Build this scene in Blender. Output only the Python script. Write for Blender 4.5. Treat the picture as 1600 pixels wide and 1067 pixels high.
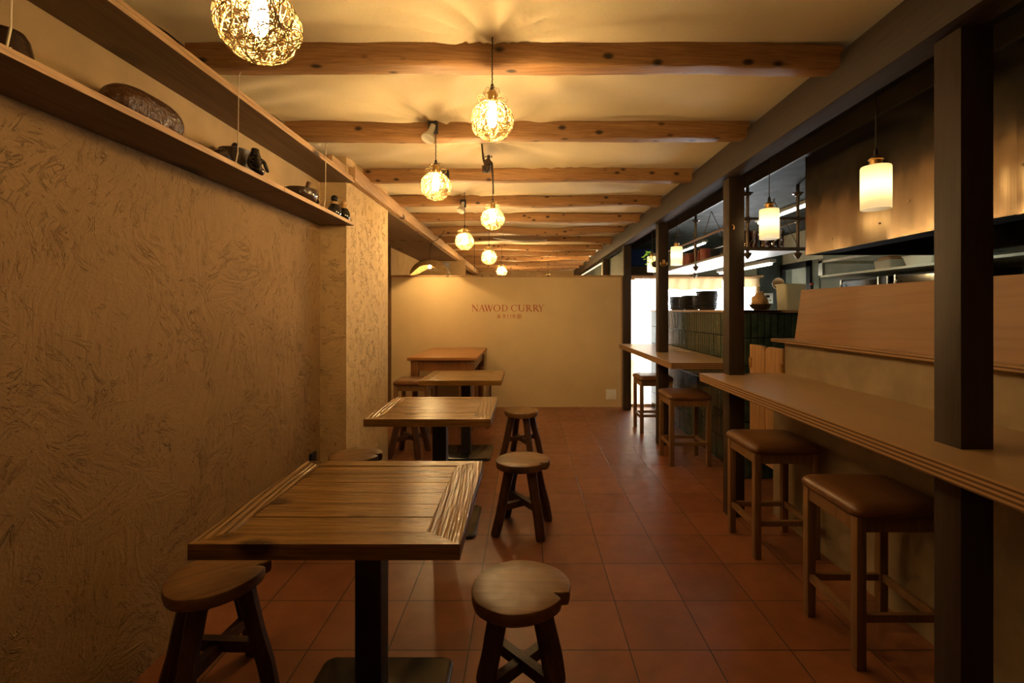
import bpy, bmesh, math, random
from mathutils import Vector, Matrix, noise
random.seed(7)
S = bpy.context.scene
COL = S.collection
for o in list(bpy.data.objects): bpy.data.objects.remove(o, do_unlink=True)

# ------------------------------------------------------------------ camera, world, light, exposure
F = 738.0; H = 1.41; CX = 821.0; CY = 484.0
cam_d = bpy.data.cameras.new('camera'); cam = bpy.data.objects.new('camera', cam_d); COL.objects.link(cam)
cam.location = (0, 0, H); cam.rotation_euler = (math.pi/2, 0, 0)
cam_d.sensor_width = 36; cam_d.lens = F/1600*36
cam_d.shift_x = -(CX-800)/1600; cam_d.shift_y = -(533.5-CY)/1600
cam_d.clip_start = 0.02
S.camera = cam
S.view_settings.view_transform = 'Standard'; S.view_settings.look = 'None'
S.view_settings.gamma = 1; S.view_settings.use_curve_mapping = False
S.view_settings.exposure = -0.15
W = bpy.data.worlds.new('daylight'); S.world = W; W.use_nodes = True
bg = W.node_tree.nodes['Background']; bg.inputs[0].default_value = (0.97, 0.98, 0.95, 1); bg.inputs[1].default_value = 60
BULB = 860.0      # woven pendant bulbs
DOME = 1400.0
OPAL = 22.0
TUBE = 9.0
WARM = (1.0, 0.66, 0.28)
OPALC = (1.0, 0.72, 0.36)
def portal(name, x, y, z, w, h):
    l = bpy.data.lights.new(name, 'AREA'); l.shape = 'RECTANGLE'; l.size = w; l.size_y = h
    l.cycles.is_portal = True
    o = bpy.data.objects.new(name, l); COL.objects.link(o)
    o.location = (x, y, z); o.rotation_euler = (-math.pi/2, 0, 0)
portal('window_daylight', 2.45, 7.04, 0.95, 1.95, 1.95)

# ------------------------------------------------------------------ materials
def newmat(name):
    m = bpy.data.materials.new(name); m.use_nodes = True
    n = m.node_tree.nodes; l = m.node_tree.links
    return m, n, l, n['Principled BSDF']
def setp(b, rough=0.6, metal=0.0, spec=0.5, coat=0.0):
    b.inputs['Roughness'].default_value = rough; b.inputs['Metallic'].default_value = metal
    b.inputs['Specular IOR Level'].default_value = spec; b.inputs['Coat Weight'].default_value = coat
def c4(c): return (c[0], c[1], c[2], 1)
def coords(n, l, scale=(1, 1, 1), rand=True, loc=(0, 0, 0)):
    tc = n.new('ShaderNodeTexCoord'); mp = n.new('ShaderNodeMapping'); mp.inputs['Scale'].default_value = scale
    mp.inputs['Location'].default_value = loc
    if rand:
        oi = n.new('ShaderNodeObjectInfo'); vm = n.new('ShaderNodeVectorMath'); vm.operation = 'MULTIPLY_ADD'
        cmb = n.new('ShaderNodeCombineXYZ')
        for i in range(3): l.new(oi.outputs['Random'], cmb.inputs[i])
        l.new(cmb.outputs[0], vm.inputs[0]); vm.inputs[1].default_value = (7.3, 11.1, 5.7)
        l.new(tc.outputs['Object'], vm.inputs[2]); l.new(vm.outputs[0], mp.inputs[0])
    else: l.new(tc.outputs['Object'], mp.inputs[0])
    return mp.outputs[0]
def tex(n, l, v, scale=5, detail=4, rough=0.55, dist=0.0):
    t = n.new('ShaderNodeTexNoise'); l.new(v, t.inputs['Vector']); t.inputs['Scale'].default_value = scale
    t.inputs['Detail'].default_value = detail; t.inputs['Roughness'].default_value = rough; t.inputs['Distortion'].default_value = dist
    return t.outputs['Fac']
def ramp(n, l, f, stops):
    r = n.new('ShaderNodeValToRGB'); l.new(f, r.inputs[0]); e = r.color_ramp.elements
    while len(e) < len(stops): e.new(0.5)
    for k, (p, c) in enumerate(stops):
        e[k].position = p; e[k].color = c4(c) if isinstance(c, tuple) else (c, c, c, 1)
    return r.outputs[0]
def mixc(n, l, f, a, b, mode='MIX'):
    m = n.new('ShaderNodeMix'); m.data_type = 'RGBA'; m.blend_type = mode
    if isinstance(f, (int, float)): m.inputs[0].default_value = f
    else: l.new(f, m.inputs[0])
    for i, x in ((6, a), (7, b)):
        if isinstance(x, tuple): m.inputs[i].default_value = c4(x)
        else: l.new(x, m.inputs[i])
    return m.outputs[2]
def bump(n, l, b, h, strength=0.3, dist=0.01):
    bp = n.new('ShaderNodeBump'); bp.inputs['Strength'].default_value = strength; bp.inputs['Distance'].default_value = dist
    l.new(h, bp.inputs['Height'])
    prev = b.inputs['Normal'].links
    if prev: l.new(prev[0].from_socket, bp.inputs['Normal'])
    l.new(bp.outputs[0], b.inputs['Normal'])
def math2(n, l, op, a, b):
    m = n.new('ShaderNodeMath'); m.operation = op
    for i, x in ((0, a), (1, b)):
        if isinstance(x, (int, float)): m.inputs[i].default_value = x
        else: l.new(x, m.inputs[i])
    return m.outputs[0]

def plain(name, c, rough=0.6, metal=0.0, spec=0.5, var=0.12, bs=0.0, bscale=60, coat=0.0, bd=0.004):
    m, n, l, b = newmat(name); setp(b, rough, metal, spec, coat)
    v = coords(n, l); f = tex(n, l, v, 6, 5)
    lo = tuple(x*(1-var) for x in c); hi = tuple(min(1, x*(1+var)) for x in c)
    l.new(ramp(n, l, f, [(0.3, lo), (0.7, hi)]), b.inputs['Base Color'])
    if bs: bump(n, l, b, tex(n, l, v, bscale, 4), bs, bd)
    return m
def wood(name, c1, c2, axis='X', rough=0.5, bs=0.25, fine=1.0, knots=0.0, spec=0.4, coat=0.0, kc=(0.03, 0.015, 0.006), ring=0.5, streak=0.5):
    m, n, l, b = newmat(name); setp(b, rough, 0, spec, coat)
    i = 'XYZ'.index(axis)
    sc = [9*fine]*3; sc[i] = 0.7*fine
    v = coords(n, l, tuple(sc))
    f = tex(n, l, v, 1.6, 7, 0.68, 0.6)
    w = n.new('ShaderNodeTexWave'); w.wave_type = 'BANDS'; w.bands_direction = 'DIAGONAL'; l.new(v, w.inputs['Vector'])
    w.inputs['Scale'].default_value = 2.3; w.inputs['Distortion'].default_value = 7; w.inputs['Detail'].default_value = 3; w.inputs['Detail Scale'].default_value = 0.8
    col = ramp(n, l, f, [(0.28, c1), (0.72, c2)])
    g = ramp(n, l, w.outputs['Fac'], [(0.0, 0.6), (0.4, 1.0)])
    col = mixc(n, l, ring, col, g, 'MULTIPLY')
    sc2 = [70*fine]*3; sc2[i] = 3*fine
    v2 = coords(n, l, tuple(sc2)); f2 = tex(n, l, v2, 1.5, 3, 0.6)
    col = mixc(n, l, streak, col, ramp(n, l, f2, [(0.3, 0.55), (0.6, 1.0)]), 'MULTIPLY')
    if knots:
        sk = [9.0]*3; sk[i] = 5.0
        vk = coords(n, l, tuple(sk)); vo = n.new('ShaderNodeTexVoronoi'); l.new(vk, vo.inputs['Vector']); vo.inputs['Scale'].default_value = knots
        vo.inputs['Randomness'].default_value = 1
        kf = ramp(n, l, vo.outputs['Distance'], [(0.10, 1.0), (0.22, 0.0)])
        col = mixc(n, l, kf, col, kc)
    l.new(col, b.inputs['Base Color'])
    bump(n, l, b, f2, bs, 0.003)
    if bs > 0.6: bump(n, l, b, w.outputs['Fac'], bs*0.8, 0.006)
    return m
def emit(name, c, s):
    m = bpy.data.materials.new(name); m.use_nodes = True; n = m.node_tree.nodes; n.clear()
    e = n.new('ShaderNodeEmission'); o = n.new('ShaderNodeOutputMaterial'); m.node_tree.links.new(e.outputs[0], o.inputs[0])
    e.inputs[0].default_value = c4(c); e.inputs[1].default_value = s
    return m
def cloth(name, c, trans=0.5, clear=0.0, tc=None):
    m = bpy.data.materials.new(name); m.use_nodes = True; n = m.node_tree.nodes; l = m.node_tree.links; n.clear()
    d = n.new('ShaderNodeBsdfDiffuse'); t = n.new('ShaderNodeBsdfTranslucent'); mx = n.new('ShaderNodeMixShader'); o = n.new('ShaderNodeOutputMaterial')
    d.inputs[0].default_value = c4(c); t.inputs[0].default_value = c4(tc or c); mx.inputs[0].default_value = trans
    l.new(d.outputs[0], mx.inputs[1]); l.new(t.outputs[0], mx.inputs[2]); last = mx
    if clear:
        tr = n.new('ShaderNodeBsdfTransparent'); m2 = n.new('ShaderNodeMixShader'); m2.inputs[0].default_value = clear
        l.new(mx.outputs[0], m2.inputs[1]); l.new(tr.outputs[0], m2.inputs[2]); last = m2
    l.new(last.outputs[0], o.inputs[0])
    return m
def glassm(name, c, rough=0.03, mixg=0.25):
    # thin glass: transparent with a sharp reflection
    m = bpy.data.materials.new(name); m.use_nodes = True; n = m.node_tree.nodes; l = m.node_tree.links; n.clear()
    t = n.new('ShaderNodeBsdfTransparent'); g = n.new('ShaderNodeBsdfGlossy'); mx = n.new('ShaderNodeMixShader'); o = n.new('ShaderNodeOutputMaterial')
    t.inputs[0].default_value = c4(c); g.inputs['Roughness'].default_value = rough; mx.inputs[0].default_value = mixg
    l.new(t.outputs[0], mx.inputs[1]); l.new(g.outputs[0], mx.inputs[2]); l.new(mx.outputs[0], o.inputs[0])
    return m
def stucco(name, c, strength=1.0, scale=1.0):
    m, n, l, b = newmat(name); setp(b, 0.85, 0, 0.2)
    v = coords(n, l, (1, 1, 1), rand=False)
    # trowel marks: each patch has its own stroke direction, the strokes bend with a slow warp
    big = n.new('ShaderNodeTexNoise'); l.new(v, big.inputs['Vector']); big.inputs['Scale'].default_value = 2.6*scale; big.inputs['Detail'].default_value = 2
    vm = n.new('ShaderNodeVectorMath'); vm.operation = 'MULTIPLY_ADD'; l.new(big.outputs['Color'], vm.inputs[0]); vm.inputs[1].default_value = (0.24/scale,)*3
    l.new(v, vm.inputs[2])
    vo = n.new('ShaderNodeTexVoronoi'); l.new(vm.outputs[0], vo.inputs['Vector']); vo.inputs['Scale'].default_value = 3.6*scale
    sep = n.new('ShaderNodeSeparateColor'); l.new(vo.outputs['Color'], sep.inputs[0])
    def strokes(angmul, off, sc, th):
        ang = math2(n, l, 'ADD', math2(n, l, 'MULTIPLY', sep.outputs[0], angmul), off)
        vr = n.new('ShaderNodeVectorRotate'); vr.rotation_type = 'X_AXIS'; l.new(vm.outputs[0], vr.inputs['Vector']); l.new(ang, vr.inputs['Angle'])
        mp = n.new('ShaderNodeMapping'); l.new(vr.outputs[0], mp.inputs[0]); mp.inputs['Scale'].default_value = sc
        return tex(n, l, mp.outputs[0], 1.0*scale, 3, 0.6, 0.9)
    r1 = strokes(5.0, 0.3, (6, 7, 38), 0)
    ridge = ramp(n, l, r1, [(0.53, 0.0), (0.55, 1.0), (0.575, 0.8), (0.585, 0.0)])
    patch = ramp(n, l, tex(n, l, v, 6.5*scale, 5), [(0.50, 0.0), (0.60, 1.0)])
    rid = math2(n, l, 'MULTIPLY', ridge, patch)
    r2 = ramp(n, l, strokes(4.0, 1.4, (3, 4, 22), 0), [(0.40, 0.0), (0.6, 1.0)])
    gouge = ramp(n, l, strokes(3.0, 0.9, (14, 16, 60), 0), [(0.62, 0.0), (0.69, 1.0)])
    gouge = math2(n, l, 'MULTIPLY', gouge, ramp(n, l, tex(n, l, v, 3.1*scale, 3), [(0.50, 0.0), (0.62, 1.0)]))
    h = math2(n, l, 'ADD', rid, math2(n, l, 'MULTIPLY', r2, 0.16))
    h = math2(n, l, 'SUBTRACT', h, gouge)
    h = math2(n, l, 'ADD', h, math2(n, l, 'MULTIPLY', tex(n, l, v, 110, 3), 0.2))
    bump(n, l, b, h, 0.8*strength, 0.017/scale**0.5)
    f = tex(n, l, v, 3, 6)
    col = ramp(n, l, f, [(0.3, tuple(x*0.86 for x in c)), (0.7, c)])
    col = mixc(n, l, math2(n, l, 'MULTIPLY', gouge, 0.15), col, tuple(x*0.35 for x in c))  # gouges darkened in the colour, standing in for shade in the relief
    l.new(col, b.inputs['Base Color'])
    return m
def floor_mat():
    m, n, l, b = newmat('terracotta_tile'); setp(b, 0.4, 0, 0.45)
    v = coords(n, l, (1, 1, 1), rand=False, loc=(-0.0985, -1.957+0.33333*6, 0))
    br = n.new('ShaderNodeTexBrick'); l.new(v, br.inputs['Vector']); br.offset = 0; br.squash = 1
    br.inputs['Scale'].default_value = 1; br.inputs['Brick Width'].default_value = 0.33333; br.inputs['Row Height'].default_value = 0.33333
    br.inputs['Mortar Size'].default_value = 0.0028; br.inputs['Mortar Smooth'].default_value = 0.3; br.inputs['Bias'].default_value = 0
    br.inputs['Color1'].default_value = (0.19, 0.066, 0.028, 1); br.inputs['Color2'].default_value = (0.26, 0.098, 0.044, 1); br.inputs['Mortar'].default_value = (0.012, 0.007, 0.004, 1)
    f = tex(n, l, v, 7, 6, 0.6)
    col = mixc(n, l, 0.8, br.outputs['Color'], ramp(n, l, f, [(0.3, 0.72), (0.7, 1.1)]), 'MULTIPLY')
    l.new(col, b.inputs['Base Color'])
    l.new(ramp(n, l, tex(n, l, v, 12, 4), [(0.3, 0.28), (0.7, 0.42)]), b.inputs['Roughness'])
    inv = math2(n, l, 'SUBTRACT', 1.0, br.outputs['Fac'])
    bump(n, l, b, inv, 0.5, 0.003); bump(n, l, b, tex(n, l, v, 5, 3), 0.12, 0.01)
    return m
def steel(name, c=(0.55, 0.5, 0.45), rough=0.28, wav=0.25, axis=2):
    m, n, l, b = newmat(name); setp(b, rough, 1.0)
    b.inputs['Base Color'].default_value = c4(c)
    v = coords(n, l); bump(n, l, b, tex(n, l, coords(n, l, (1, 1.1, 0.30)) if axis == 2 else v, 3.2, 2), wav, 0.05)
    s = [160, 160, 160]; s[axis] = 3
    v2 = coords(n, l, tuple(s)); bump(n, l, b, tex(n, l, v2, 1, 2), 0.08, 0.002)
    l.new(ramp(n, l, tex(n, l, v, 2, 2), [(0.3, rough*0.92), (0.75, rough*1.1)]), b.inputs['Roughness'])
    return m
def canvas(name, c):
    m, n, l, b = newmat(name); setp(b, 0.9, 0, 0.1)
    v = coords(n, l, (1, 1, 1), rand=False)
    f = tex(n, l, v, 2.5, 5)
    w1 = tex(n, l, coords(n, l, (60, 420, 60), False), 1, 2); w2 = tex(n, l, coords(n, l, (420, 60, 420), False), 1, 2)
    h = math2(n, l, 'ADD', w1, w2)
    l.new(mixc(n, l, 0.35, ramp(n, l, f, [(0.3, tuple(x*0.9 for x in c)), (0.7, c)]), ramp(n, l, h, [(0.7, 0.8), (1.2, 1.0)]), 'MULTIPLY'), b.inputs['Base Color'])
    bump(n, l, b, h, 0.25, 0.002)
    return m
def tilewall_mat(name, c1, c2):
    m, n, l, b = newmat(name); setp(b, 0.12, 0, 0.6)
    v = coords(n, l, (1, 1, 1)); f = tex(n, l, v, 9, 4)
    l.new(ramp(n, l, f, [(0.3, c1), (0.7, c2)]), b.inputs['Base Color'])
    bump(n, l, b, tex(n, l, v, 22, 2), 0.35, 0.004)
    return m
def plyedge_mat():
    m, n, l, b = newmat('plywood_edge'); setp(b, 0.5, 0, 0.35)
    v = coords(n, l, (0.6, 0.6, 1), rand=False)
    w = n.new('ShaderNodeTexWave'); w.bands_direction = 'Z'; l.new(v, w.inputs['Vector']); w.inputs['Scale'].default_value = 22; w.inputs['Distortion'].default_value = 0.15
    w.inputs['Detail'].default_value = 1
    l.new(ramp(n, l, w.outputs['Fac'], [(0.25, (0.10, 0.045, 0.016)), (0.6, (0.36, 0.21, 0.095))]), b.inputs['Base Color'])
    return m

M = {}
M['stucco'] = stucco('trowelled_plaster', (0.26, 0.152, 0.062), 1.0)
M['stucco_fine'] = stucco('rough_plaster', (0.60, 0.41, 0.20), 1.3, 2.0)
M['plaster'] = plain('smooth_plaster', (0.36, 0.24, 0.12), 0.85, bs=0.15, bscale=30, spec=0.2)
M['floor'] = floor_mat()
M['canvas'] = canvas('ceiling_cloth', (0.80, 0.66, 0.43))
M['paper'] = canvas('partition_paper', (0.62, 0.46, 0.25))
M['beam'] = wood('rough_pine_beam', (0.24, 0.11, 0.036), (0.46, 0.25, 0.10), 'X', 0.55, 0.6, 1.6, knots=1.4, ring=0.4)
M['plate_beam'] = wood('pale_pine_beam', (0.36, 0.20, 0.085), (0.55, 0.34, 0.16), 'Y', 0.6, 0.4, 1.0, knots=0.6)
M['shelf'] = wood('shelf_board', (0.10, 0.052, 0.020), (0.17, 0.092, 0.038), 'Y', 0.6, 0.2, 1.0, knots=0.35, ring=0.25)
M['trimgrey'] = plain('dull_grey_brown', (0.10, 0.08, 0.055), 0.5)
M['dark_beam'] = wood('dark_stained_beam', (0.026, 0.014, 0.008), (0.043, 0.025, 0.014), 'Y', 0.7, 0.3)
M['post'] = wood('dark_stained_post', (0.027, 0.015, 0.009), (0.044, 0.026, 0.016), 'Z', 0.55, 0.2, ring=0.2)
M['top_x'] = wood('reclaimed_pine_across', (0.10, 0.045, 0.010), (0.33, 0.175, 0.045), 'X', 0.24, 0.55, 1.3, knots=0.6, ring=0.35, kc=(0.05, 0.022, 0.007))
M['top_y'] = wood('reclaimed_pine_along', (0.125, 0.06, 0.018), (0.29, 0.16, 0.052), 'Y', 0.24, 0.75, 1.3, knots=0.4, ring=0.35)
M['brown_top'] = wood('orange_brown_table', (0.30, 0.12, 0.035), (0.46, 0.21, 0.065), 'X', 0.3, 0.15, 1.0)
M['brown_leg'] = wood('orange_brown_legs', (0.20, 0.08, 0.025), (0.32, 0.14, 0.045), 'Z', 0.35, 0.15, 1.0)
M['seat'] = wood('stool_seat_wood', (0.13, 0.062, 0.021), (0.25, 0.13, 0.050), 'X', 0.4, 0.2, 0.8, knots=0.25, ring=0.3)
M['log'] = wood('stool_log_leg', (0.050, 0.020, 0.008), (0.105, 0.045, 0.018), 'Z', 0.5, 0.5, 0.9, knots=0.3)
M['oak'] = wood('oak_frame', (0.16, 0.080, 0.030), (0.23, 0.12, 0.048), 'Z', 0.45, 0.15, ring=0.3)
M['leather'] = plain('tan_leather', (0.145, 0.064, 0.024), 0.36, spec=0.5, bs=0.2, bscale=140)
M['ply'] = wood('plywood_face', (0.38, 0.235, 0.115), (0.45, 0.29, 0.145), 'Y', 0.3, 0.06, 0.45, kc=(0.2, 0.1, 0.04), ring=0.05, streak=0.1)
M['ply_warm'] = wood('plywood_panel', (0.25, 0.125, 0.050), (0.33, 0.175, 0.075), 'Y', 0.5, 0.06, 0.5, kc=(0.14, 0.06, 0.022), ring=0.22, streak=0.06)
M['plyedge'] = plyedge_mat()
M['mortar'] = plain('grey_mortar_panel', (0.27, 0.20, 0.115), 0.6, bs=0.2, bscale=18, var=0.2)
M['door_wood'] = wood('door_board', (0.42, 0.22, 0.08), (0.52, 0.29, 0.12), 'Z', 0.4, 0.1, 0.6)
M['black'] = plain('black_metal', (0.012, 0.012, 0.013), 0.45)
M['blackgloss'] = plain('black_plate', (0.018, 0.016, 0.015), 0.22)
M['gtile'] = tilewall_mat('green_glazed_tile', (0.022, 0.042, 0.034), (0.06, 0.085, 0.066))
M['grout'] = plain('dark_grout', (0.012, 0.018, 0.015), 0.8)
M['steel'] = steel('brushed_steel', (0.36, 0.27, 0.18), 0.22, 0.55)
M['steel_dark'] = plain('dull_dark_ceiling_sheet', (0.06, 0.065, 0.06), 0.65, 0.0, 0.08, var=0.5)
M['kgreen'] = plain('dark_green_paint', (0.045, 0.062, 0.055), 0.6)
M['kcream'] = plain('cream_paint', (0.62, 0.62, 0.5), 0.6)
M['kgrey'] = plain('grey_green_paint', (0.20, 0.22, 0.17), 0.6)
M['white'] = plain('white_plastic', (0.75, 0.74, 0.66), 0.4)
M['milky'] = cloth('milky_plastic', (0.78, 0.76, 0.62), 0.35)
M['pipe'] = plain('old_iron_pipe', (0.14, 0.10, 0.065), 0.45, 0.6)
M['brass'] = plain('aged_brass', (0.55, 0.34, 0.12), 0.3, 0.9)
M['amber'] = glassm('amber_glass', (0.42, 0.10, 0.015), 0.05, 0.12)
M['redtin'] = plain('red_tin', (0.26, 0.045, 0.018), 0.4)
M['darkpot'] = plain('dark_glazed_wood', (0.035, 0.018, 0.010), 0.22, bs=0.5, bscale=35)
M['carved'] = plain('carved_lacquered_wood', (0.085, 0.036, 0.014), 0.3, bs=1.0, bscale=32, var=0.5, bd=0.02)
M['jar'] = plain('black_glaze', (0.014, 0.011, 0.009), 0.12)
M['cork'] = plain('pale_stopper', (0.45, 0.26, 0.10), 0.6)
M['string'] = plain('white_cord', (0.6, 0.5, 0.34), 0.8)
M['cord'] = plain('dark_cord', (0.02, 0.014, 0.01), 0.7)
M['weave'] = cloth('paper_cord_weave', (0.42, 0.31, 0.15), 0.2)
M['dome'] = None
M['bulb'] = emit('lit_bulb', WARM, BULB)
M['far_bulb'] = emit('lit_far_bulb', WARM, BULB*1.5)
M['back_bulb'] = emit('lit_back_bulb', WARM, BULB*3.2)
M['dim_bulb'] = emit('lit_dim_bulb', WARM, BULB*0.55)
M['dome_bulb'] = emit('lit_dome_bulb', WARM, DOME)
M['opal_bulb'] = emit('lit_opal_bulb', OPALC, OPAL)
M['opal'] = cloth('opal_glass', (0.9, 0.84, 0.70), 0.7)
M['tube'] = emit('fluorescent_tube', (0.93, 1.0, 0.86), TUBE)
M['curtain'] = cloth('white_curtain', (0.85, 0.85, 0.8), 0.65, 0.22)
M['curtain_cream'] = cloth('cream_half_curtain', (0.75, 0.62, 0.40), 0.3, 0.0, (0.5, 0.38, 0.2))
M['pane'] = glassm('window_glass', (0.95, 0.97, 1.0), 0.02, 0.06)
M['reflector'] = plain('pale_reflector_bulb', (0.7, 0.66, 0.55), 0.15)
M['red_letter'] = plain('brick_red_ink', (0.30, 0.045, 0.015), 0.7)
M['bronze'] = plain('dark_bronze', (0.032, 0.015, 0.007), 0.4, 0.0)
M['leaf'] = cloth('green_leaf', (0.14, 0.32, 0.04), 0.4, 0.0, (0.3, 0.5, 0.05))
M['blue'] = plain('deep_blue_cloth', (0.012, 0.035, 0.16), 0.7)
M['plate'] = plain('dark_stoneware', (0.10, 0.075, 0.05), 0.18)
M['microglass'] = plain('black_oven_glass', (0.008, 0.009, 0.009), 0.08)
M['chrome'] = plain('bright_metal', (0.7, 0.7, 0.62), 0.25, 0.9)
def dome_mat():
    m, n, l, b = newmat('woven_dome'); setp(b, 0.6)
    v = coords(n, l, (1, 1, 1), False); w = tex(n, l, v, 70, 2)
    l.new(ramp(n, l, w, [(0.35, (0.12, 0.07, 0.025)), (0.65, (0.42, 0.27, 0.11))]), b.inputs['Base Color']); bump(n, l, b, w, 0.5, 0.003)
    return m
M['dome'] = dome_mat()

# ------------------------------------------------------------------ mesh helpers
class MB:
    def __init__(s): s.b = bmesh.new()
    def box(s, x0, x1, y0, y1, z0, z1, bev=0.0, mi=0, seg=2):
        r = bmesh.ops.create_cube(s.b, size=1.0)
        vs = r['verts']
        bmesh.ops.scale(s.b, verts=vs, vec=(abs(x1-x0), abs(y1-y0), abs(z1-z0)))
        bmesh.ops.translate(s.b, verts=vs, vec=((x0+x1)/2, (y0+y1)/2, (z0+z1)/2))
        fs = list({f for v in vs for f in v.link_faces})
        if bev:
            es = list({e for v in vs for e in v.link_edges})
            r = bmesh.ops.bevel(s.b, geom=es, offset=bev, segments=seg, affect='EDGES', profile=0.5)
            fs = list(set(r['faces']) | {f for f in fs if f.is_valid})
        for f in fs: f.material_index = mi
        return s
    def prism(s, pts, d, mi=0):
        """pts: planar loop of 3D points, extruded along vector d"""
        a = [s.b.verts.new(p) for p in pts]; bb = [s.b.verts.new(Vector(p)+Vector(d)) for p in pts]
        n = len(a); fs = [s.b.faces.new(a), s.b.faces.new(bb[::-1])]
        for i in range(n): fs.append(s.b.faces.new((a[i], a[(i+1) % n], bb[(i+1) % n], bb[i])))
        for f in fs: f.material_index = mi
        return s
    def tube(s, pts, r, n=8, closed=False, cap=True, rs=None, sq=False):
        pts = [Vector(p) for p in pts]; m = len(pts); rings = []
        up = None
        for i, p in enumerate(pts):
            if closed: t = (pts[(i+1) % m]-pts[i-1]).normalized()
            else: t = (pts[min(i+1, m-1)]-pts[max(i-1, 0)]).normalized()
            if up is None:
                up = t.cross(Vector((0, 0, 1)) if abs(t.z) < 0.9 else Vector((1, 0, 0))).normalized()
            else:
                up = (up - t*up.dot(t))
                up = up.normalized() if up.length > 1e-6 else t.orthogonal().normalized()
            o = t.cross(up); rr = rs[i] if rs else r
            ring = []
            for k in range(n):
                a = 2*math.pi*(k+0.5)/n
                q = rr*(1.35 if sq else 1)
                ring.append(s.b.verts.new(p + up*math.cos(a)*q + o*math.sin(a)*q))
            rings.append(ring)
        for i in range(m if closed else m-1):
            A, B = rings[i], rings[(i+1) % m]
            for k in range(n): s.b.faces.new((A[k], A[(k+1) % n], B[(k+1) % n], B[k]))
        if cap and not closed:
            s.b.faces.new(rings[0][::-1]); s.b.faces.new(rings[-1])
        return s
    def lathe(s, prof, c=(0, 0, 0), n=24, close=False, ax=None):
        rings = []
        R = Matrix.Identity(3) if ax is None else Vector((0, 0, 1)).rotation_difference(Vector(ax)).to_matrix()
        for (r, z) in prof:
            rings.append([s.b.verts.new(Vector(c)+R @ Vector((r*math.cos(2*math.pi*k/n), r*math.sin(2*math.pi*k/n), z))) for k in range(n)] if r > 1e-6 else [s.b.verts.new(Vector(c)+R @ Vector((0, 0, z)))])
        for A, B in zip(rings[:-1], rings[1:]):
            if len(A) == 1 and len(B) == 1: continue
            for k in range(n):
                a0, a1 = (A[0], A[0]) if len(A) == 1 else (A[k], A[(k+1) % n])
                b0, b1 = (B[0], B[0]) if len(B) == 1 else (B[k], B[(k+1) % n])
                vs = []
                for q in (a0, a1, b1, b0):
                    if q not in vs: vs.append(q)
                s.b.faces.new(vs)
        return s
    def ball(s, c, r, n=12, sc=(1, 1, 1), nz=0.0, ns=8):
        q = bmesh.ops.create_uvsphere(s.b, u_segments=n*2, v_segments=n, radius=1)
        for v in q['verts']:
            d = 1 + (nz*noise.noise(v.co*ns+Vector(c)*3) if nz else 0)
            v.co = Vector(c)+Vector((v.co.x*sc[0]*r*d, v.co.y*sc[1]*r*d, v.co.z*sc[2]*r*d))
        return s
    def build(s, name, mats, parent=None, smooth=False, loc=(0, 0, 0)):
        me = bpy.data.meshes.new(name); bmesh.ops.recalc_face_normals(s.b, faces=s.b.faces); s.b.to_mesh(me); s.b.free()
        if not isinstance(mats, (list, tuple)): mats = [mats]
        for m in mats: me.materials.append(M[m])
        if smooth:
            me.polygons.foreach_set('use_smooth', [True]*len(me.polygons))
            if smooth != 'all': me.set_sharp_from_angle(angle=math.radians(40))
        o = bpy.data.objects.new(name, me); COL.objects.link(o); o.location = loc
        if parent: o.parent = parent
        return o
def tag(o, label=None, cat=None, group=None, kind=None):
    if label: o['label'] = label
    if cat: o['category'] = cat
    if group: o['group'] = group
    if kind: o['kind'] = kind
    return o
def thing(name, loc, label, cat, group=None, rz=0.0):
    o = bpy.data.objects.new(name, None); COL.objects.link(o); o.location = loc; o.rotation_euler = (0, 0, rz); o.empty_display_size = 0.1
    return tag(o, label, cat, group)
def struct(o): o['kind'] = 'structure'; return o
def dup(root, loc, label, rz=None, group=None, sc=None):
    r = root.copy(); COL.objects.link(r); r.location = loc; r['label'] = label
    if rz is not None: r.rotation_euler = (0, 0, rz)
    if group: r['group'] = group
    if sc: r.scale = (sc, sc, sc)
    def rec(a, b):
        for ch in list(a.children):
            c = ch.copy(); COL.objects.link(c); c.parent = b; rec(ch, c)
    rec(root, r)
    return r
ORD = ['first', 'second', 'third', 'fourth', 'fifth', 'sixth', 'seventh', 'eighth', 'ninth', 'tenth', 'eleventh', 'twelfth', 'thirteenth', 'fourteenth', 'fifteenth', 'sixteenth']
def P(px, py, D): return Vector(((px-CX)/F*D, D, H-(py-CY)/F*D))

# ------------------------------------------------------------------ the room shell
WL = -1.486; YB = -1.6; YE = 13.0; XR = 3.75
struct(MB().box(-2.6, XR+0.2, YB-0.1, YE+0.1, -0.1, 0).build('floor', 'floor'))
struct(MB().box(WL-0.15, WL, YB, 3.416, 0, 2.03).build('wall_left', 'stucco'))
struct(MB().box(WL-0.15, WL, YB, 3.416, 2.03, 2.75).build('wall_left_upper', 'plaster'))
struct(MB().box(WL-0.12, -1.296, 3.416, 4.45, 0, 2.75).build('wall_column_left', 'stucco_fine'))
struct(MB().box(-2.15, -2.0, 4.45, YE, 0, 2.75).build('wall_alcove_left', 'plaster'))
struct(MB().box(-2.0, -1.606, 4.40, 4.45, 0, 2.75).build('wall_alcove_near', 'plaster'))
struct(MB().box(-2.15, XR, YB-0.1, YB, 0, 2.75).build('wall_back', 'plaster'))
struct(MB().box(-2.15, XR+0.1, YE, YE+0.1, 0, 2.9).build('wall_far', 'plaster'))
struct(MB().box(-2.0, -1.30, 4.45, 9.0, 2.335, 2.36).build('ceiling_alcove', 'shelf'))
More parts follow.
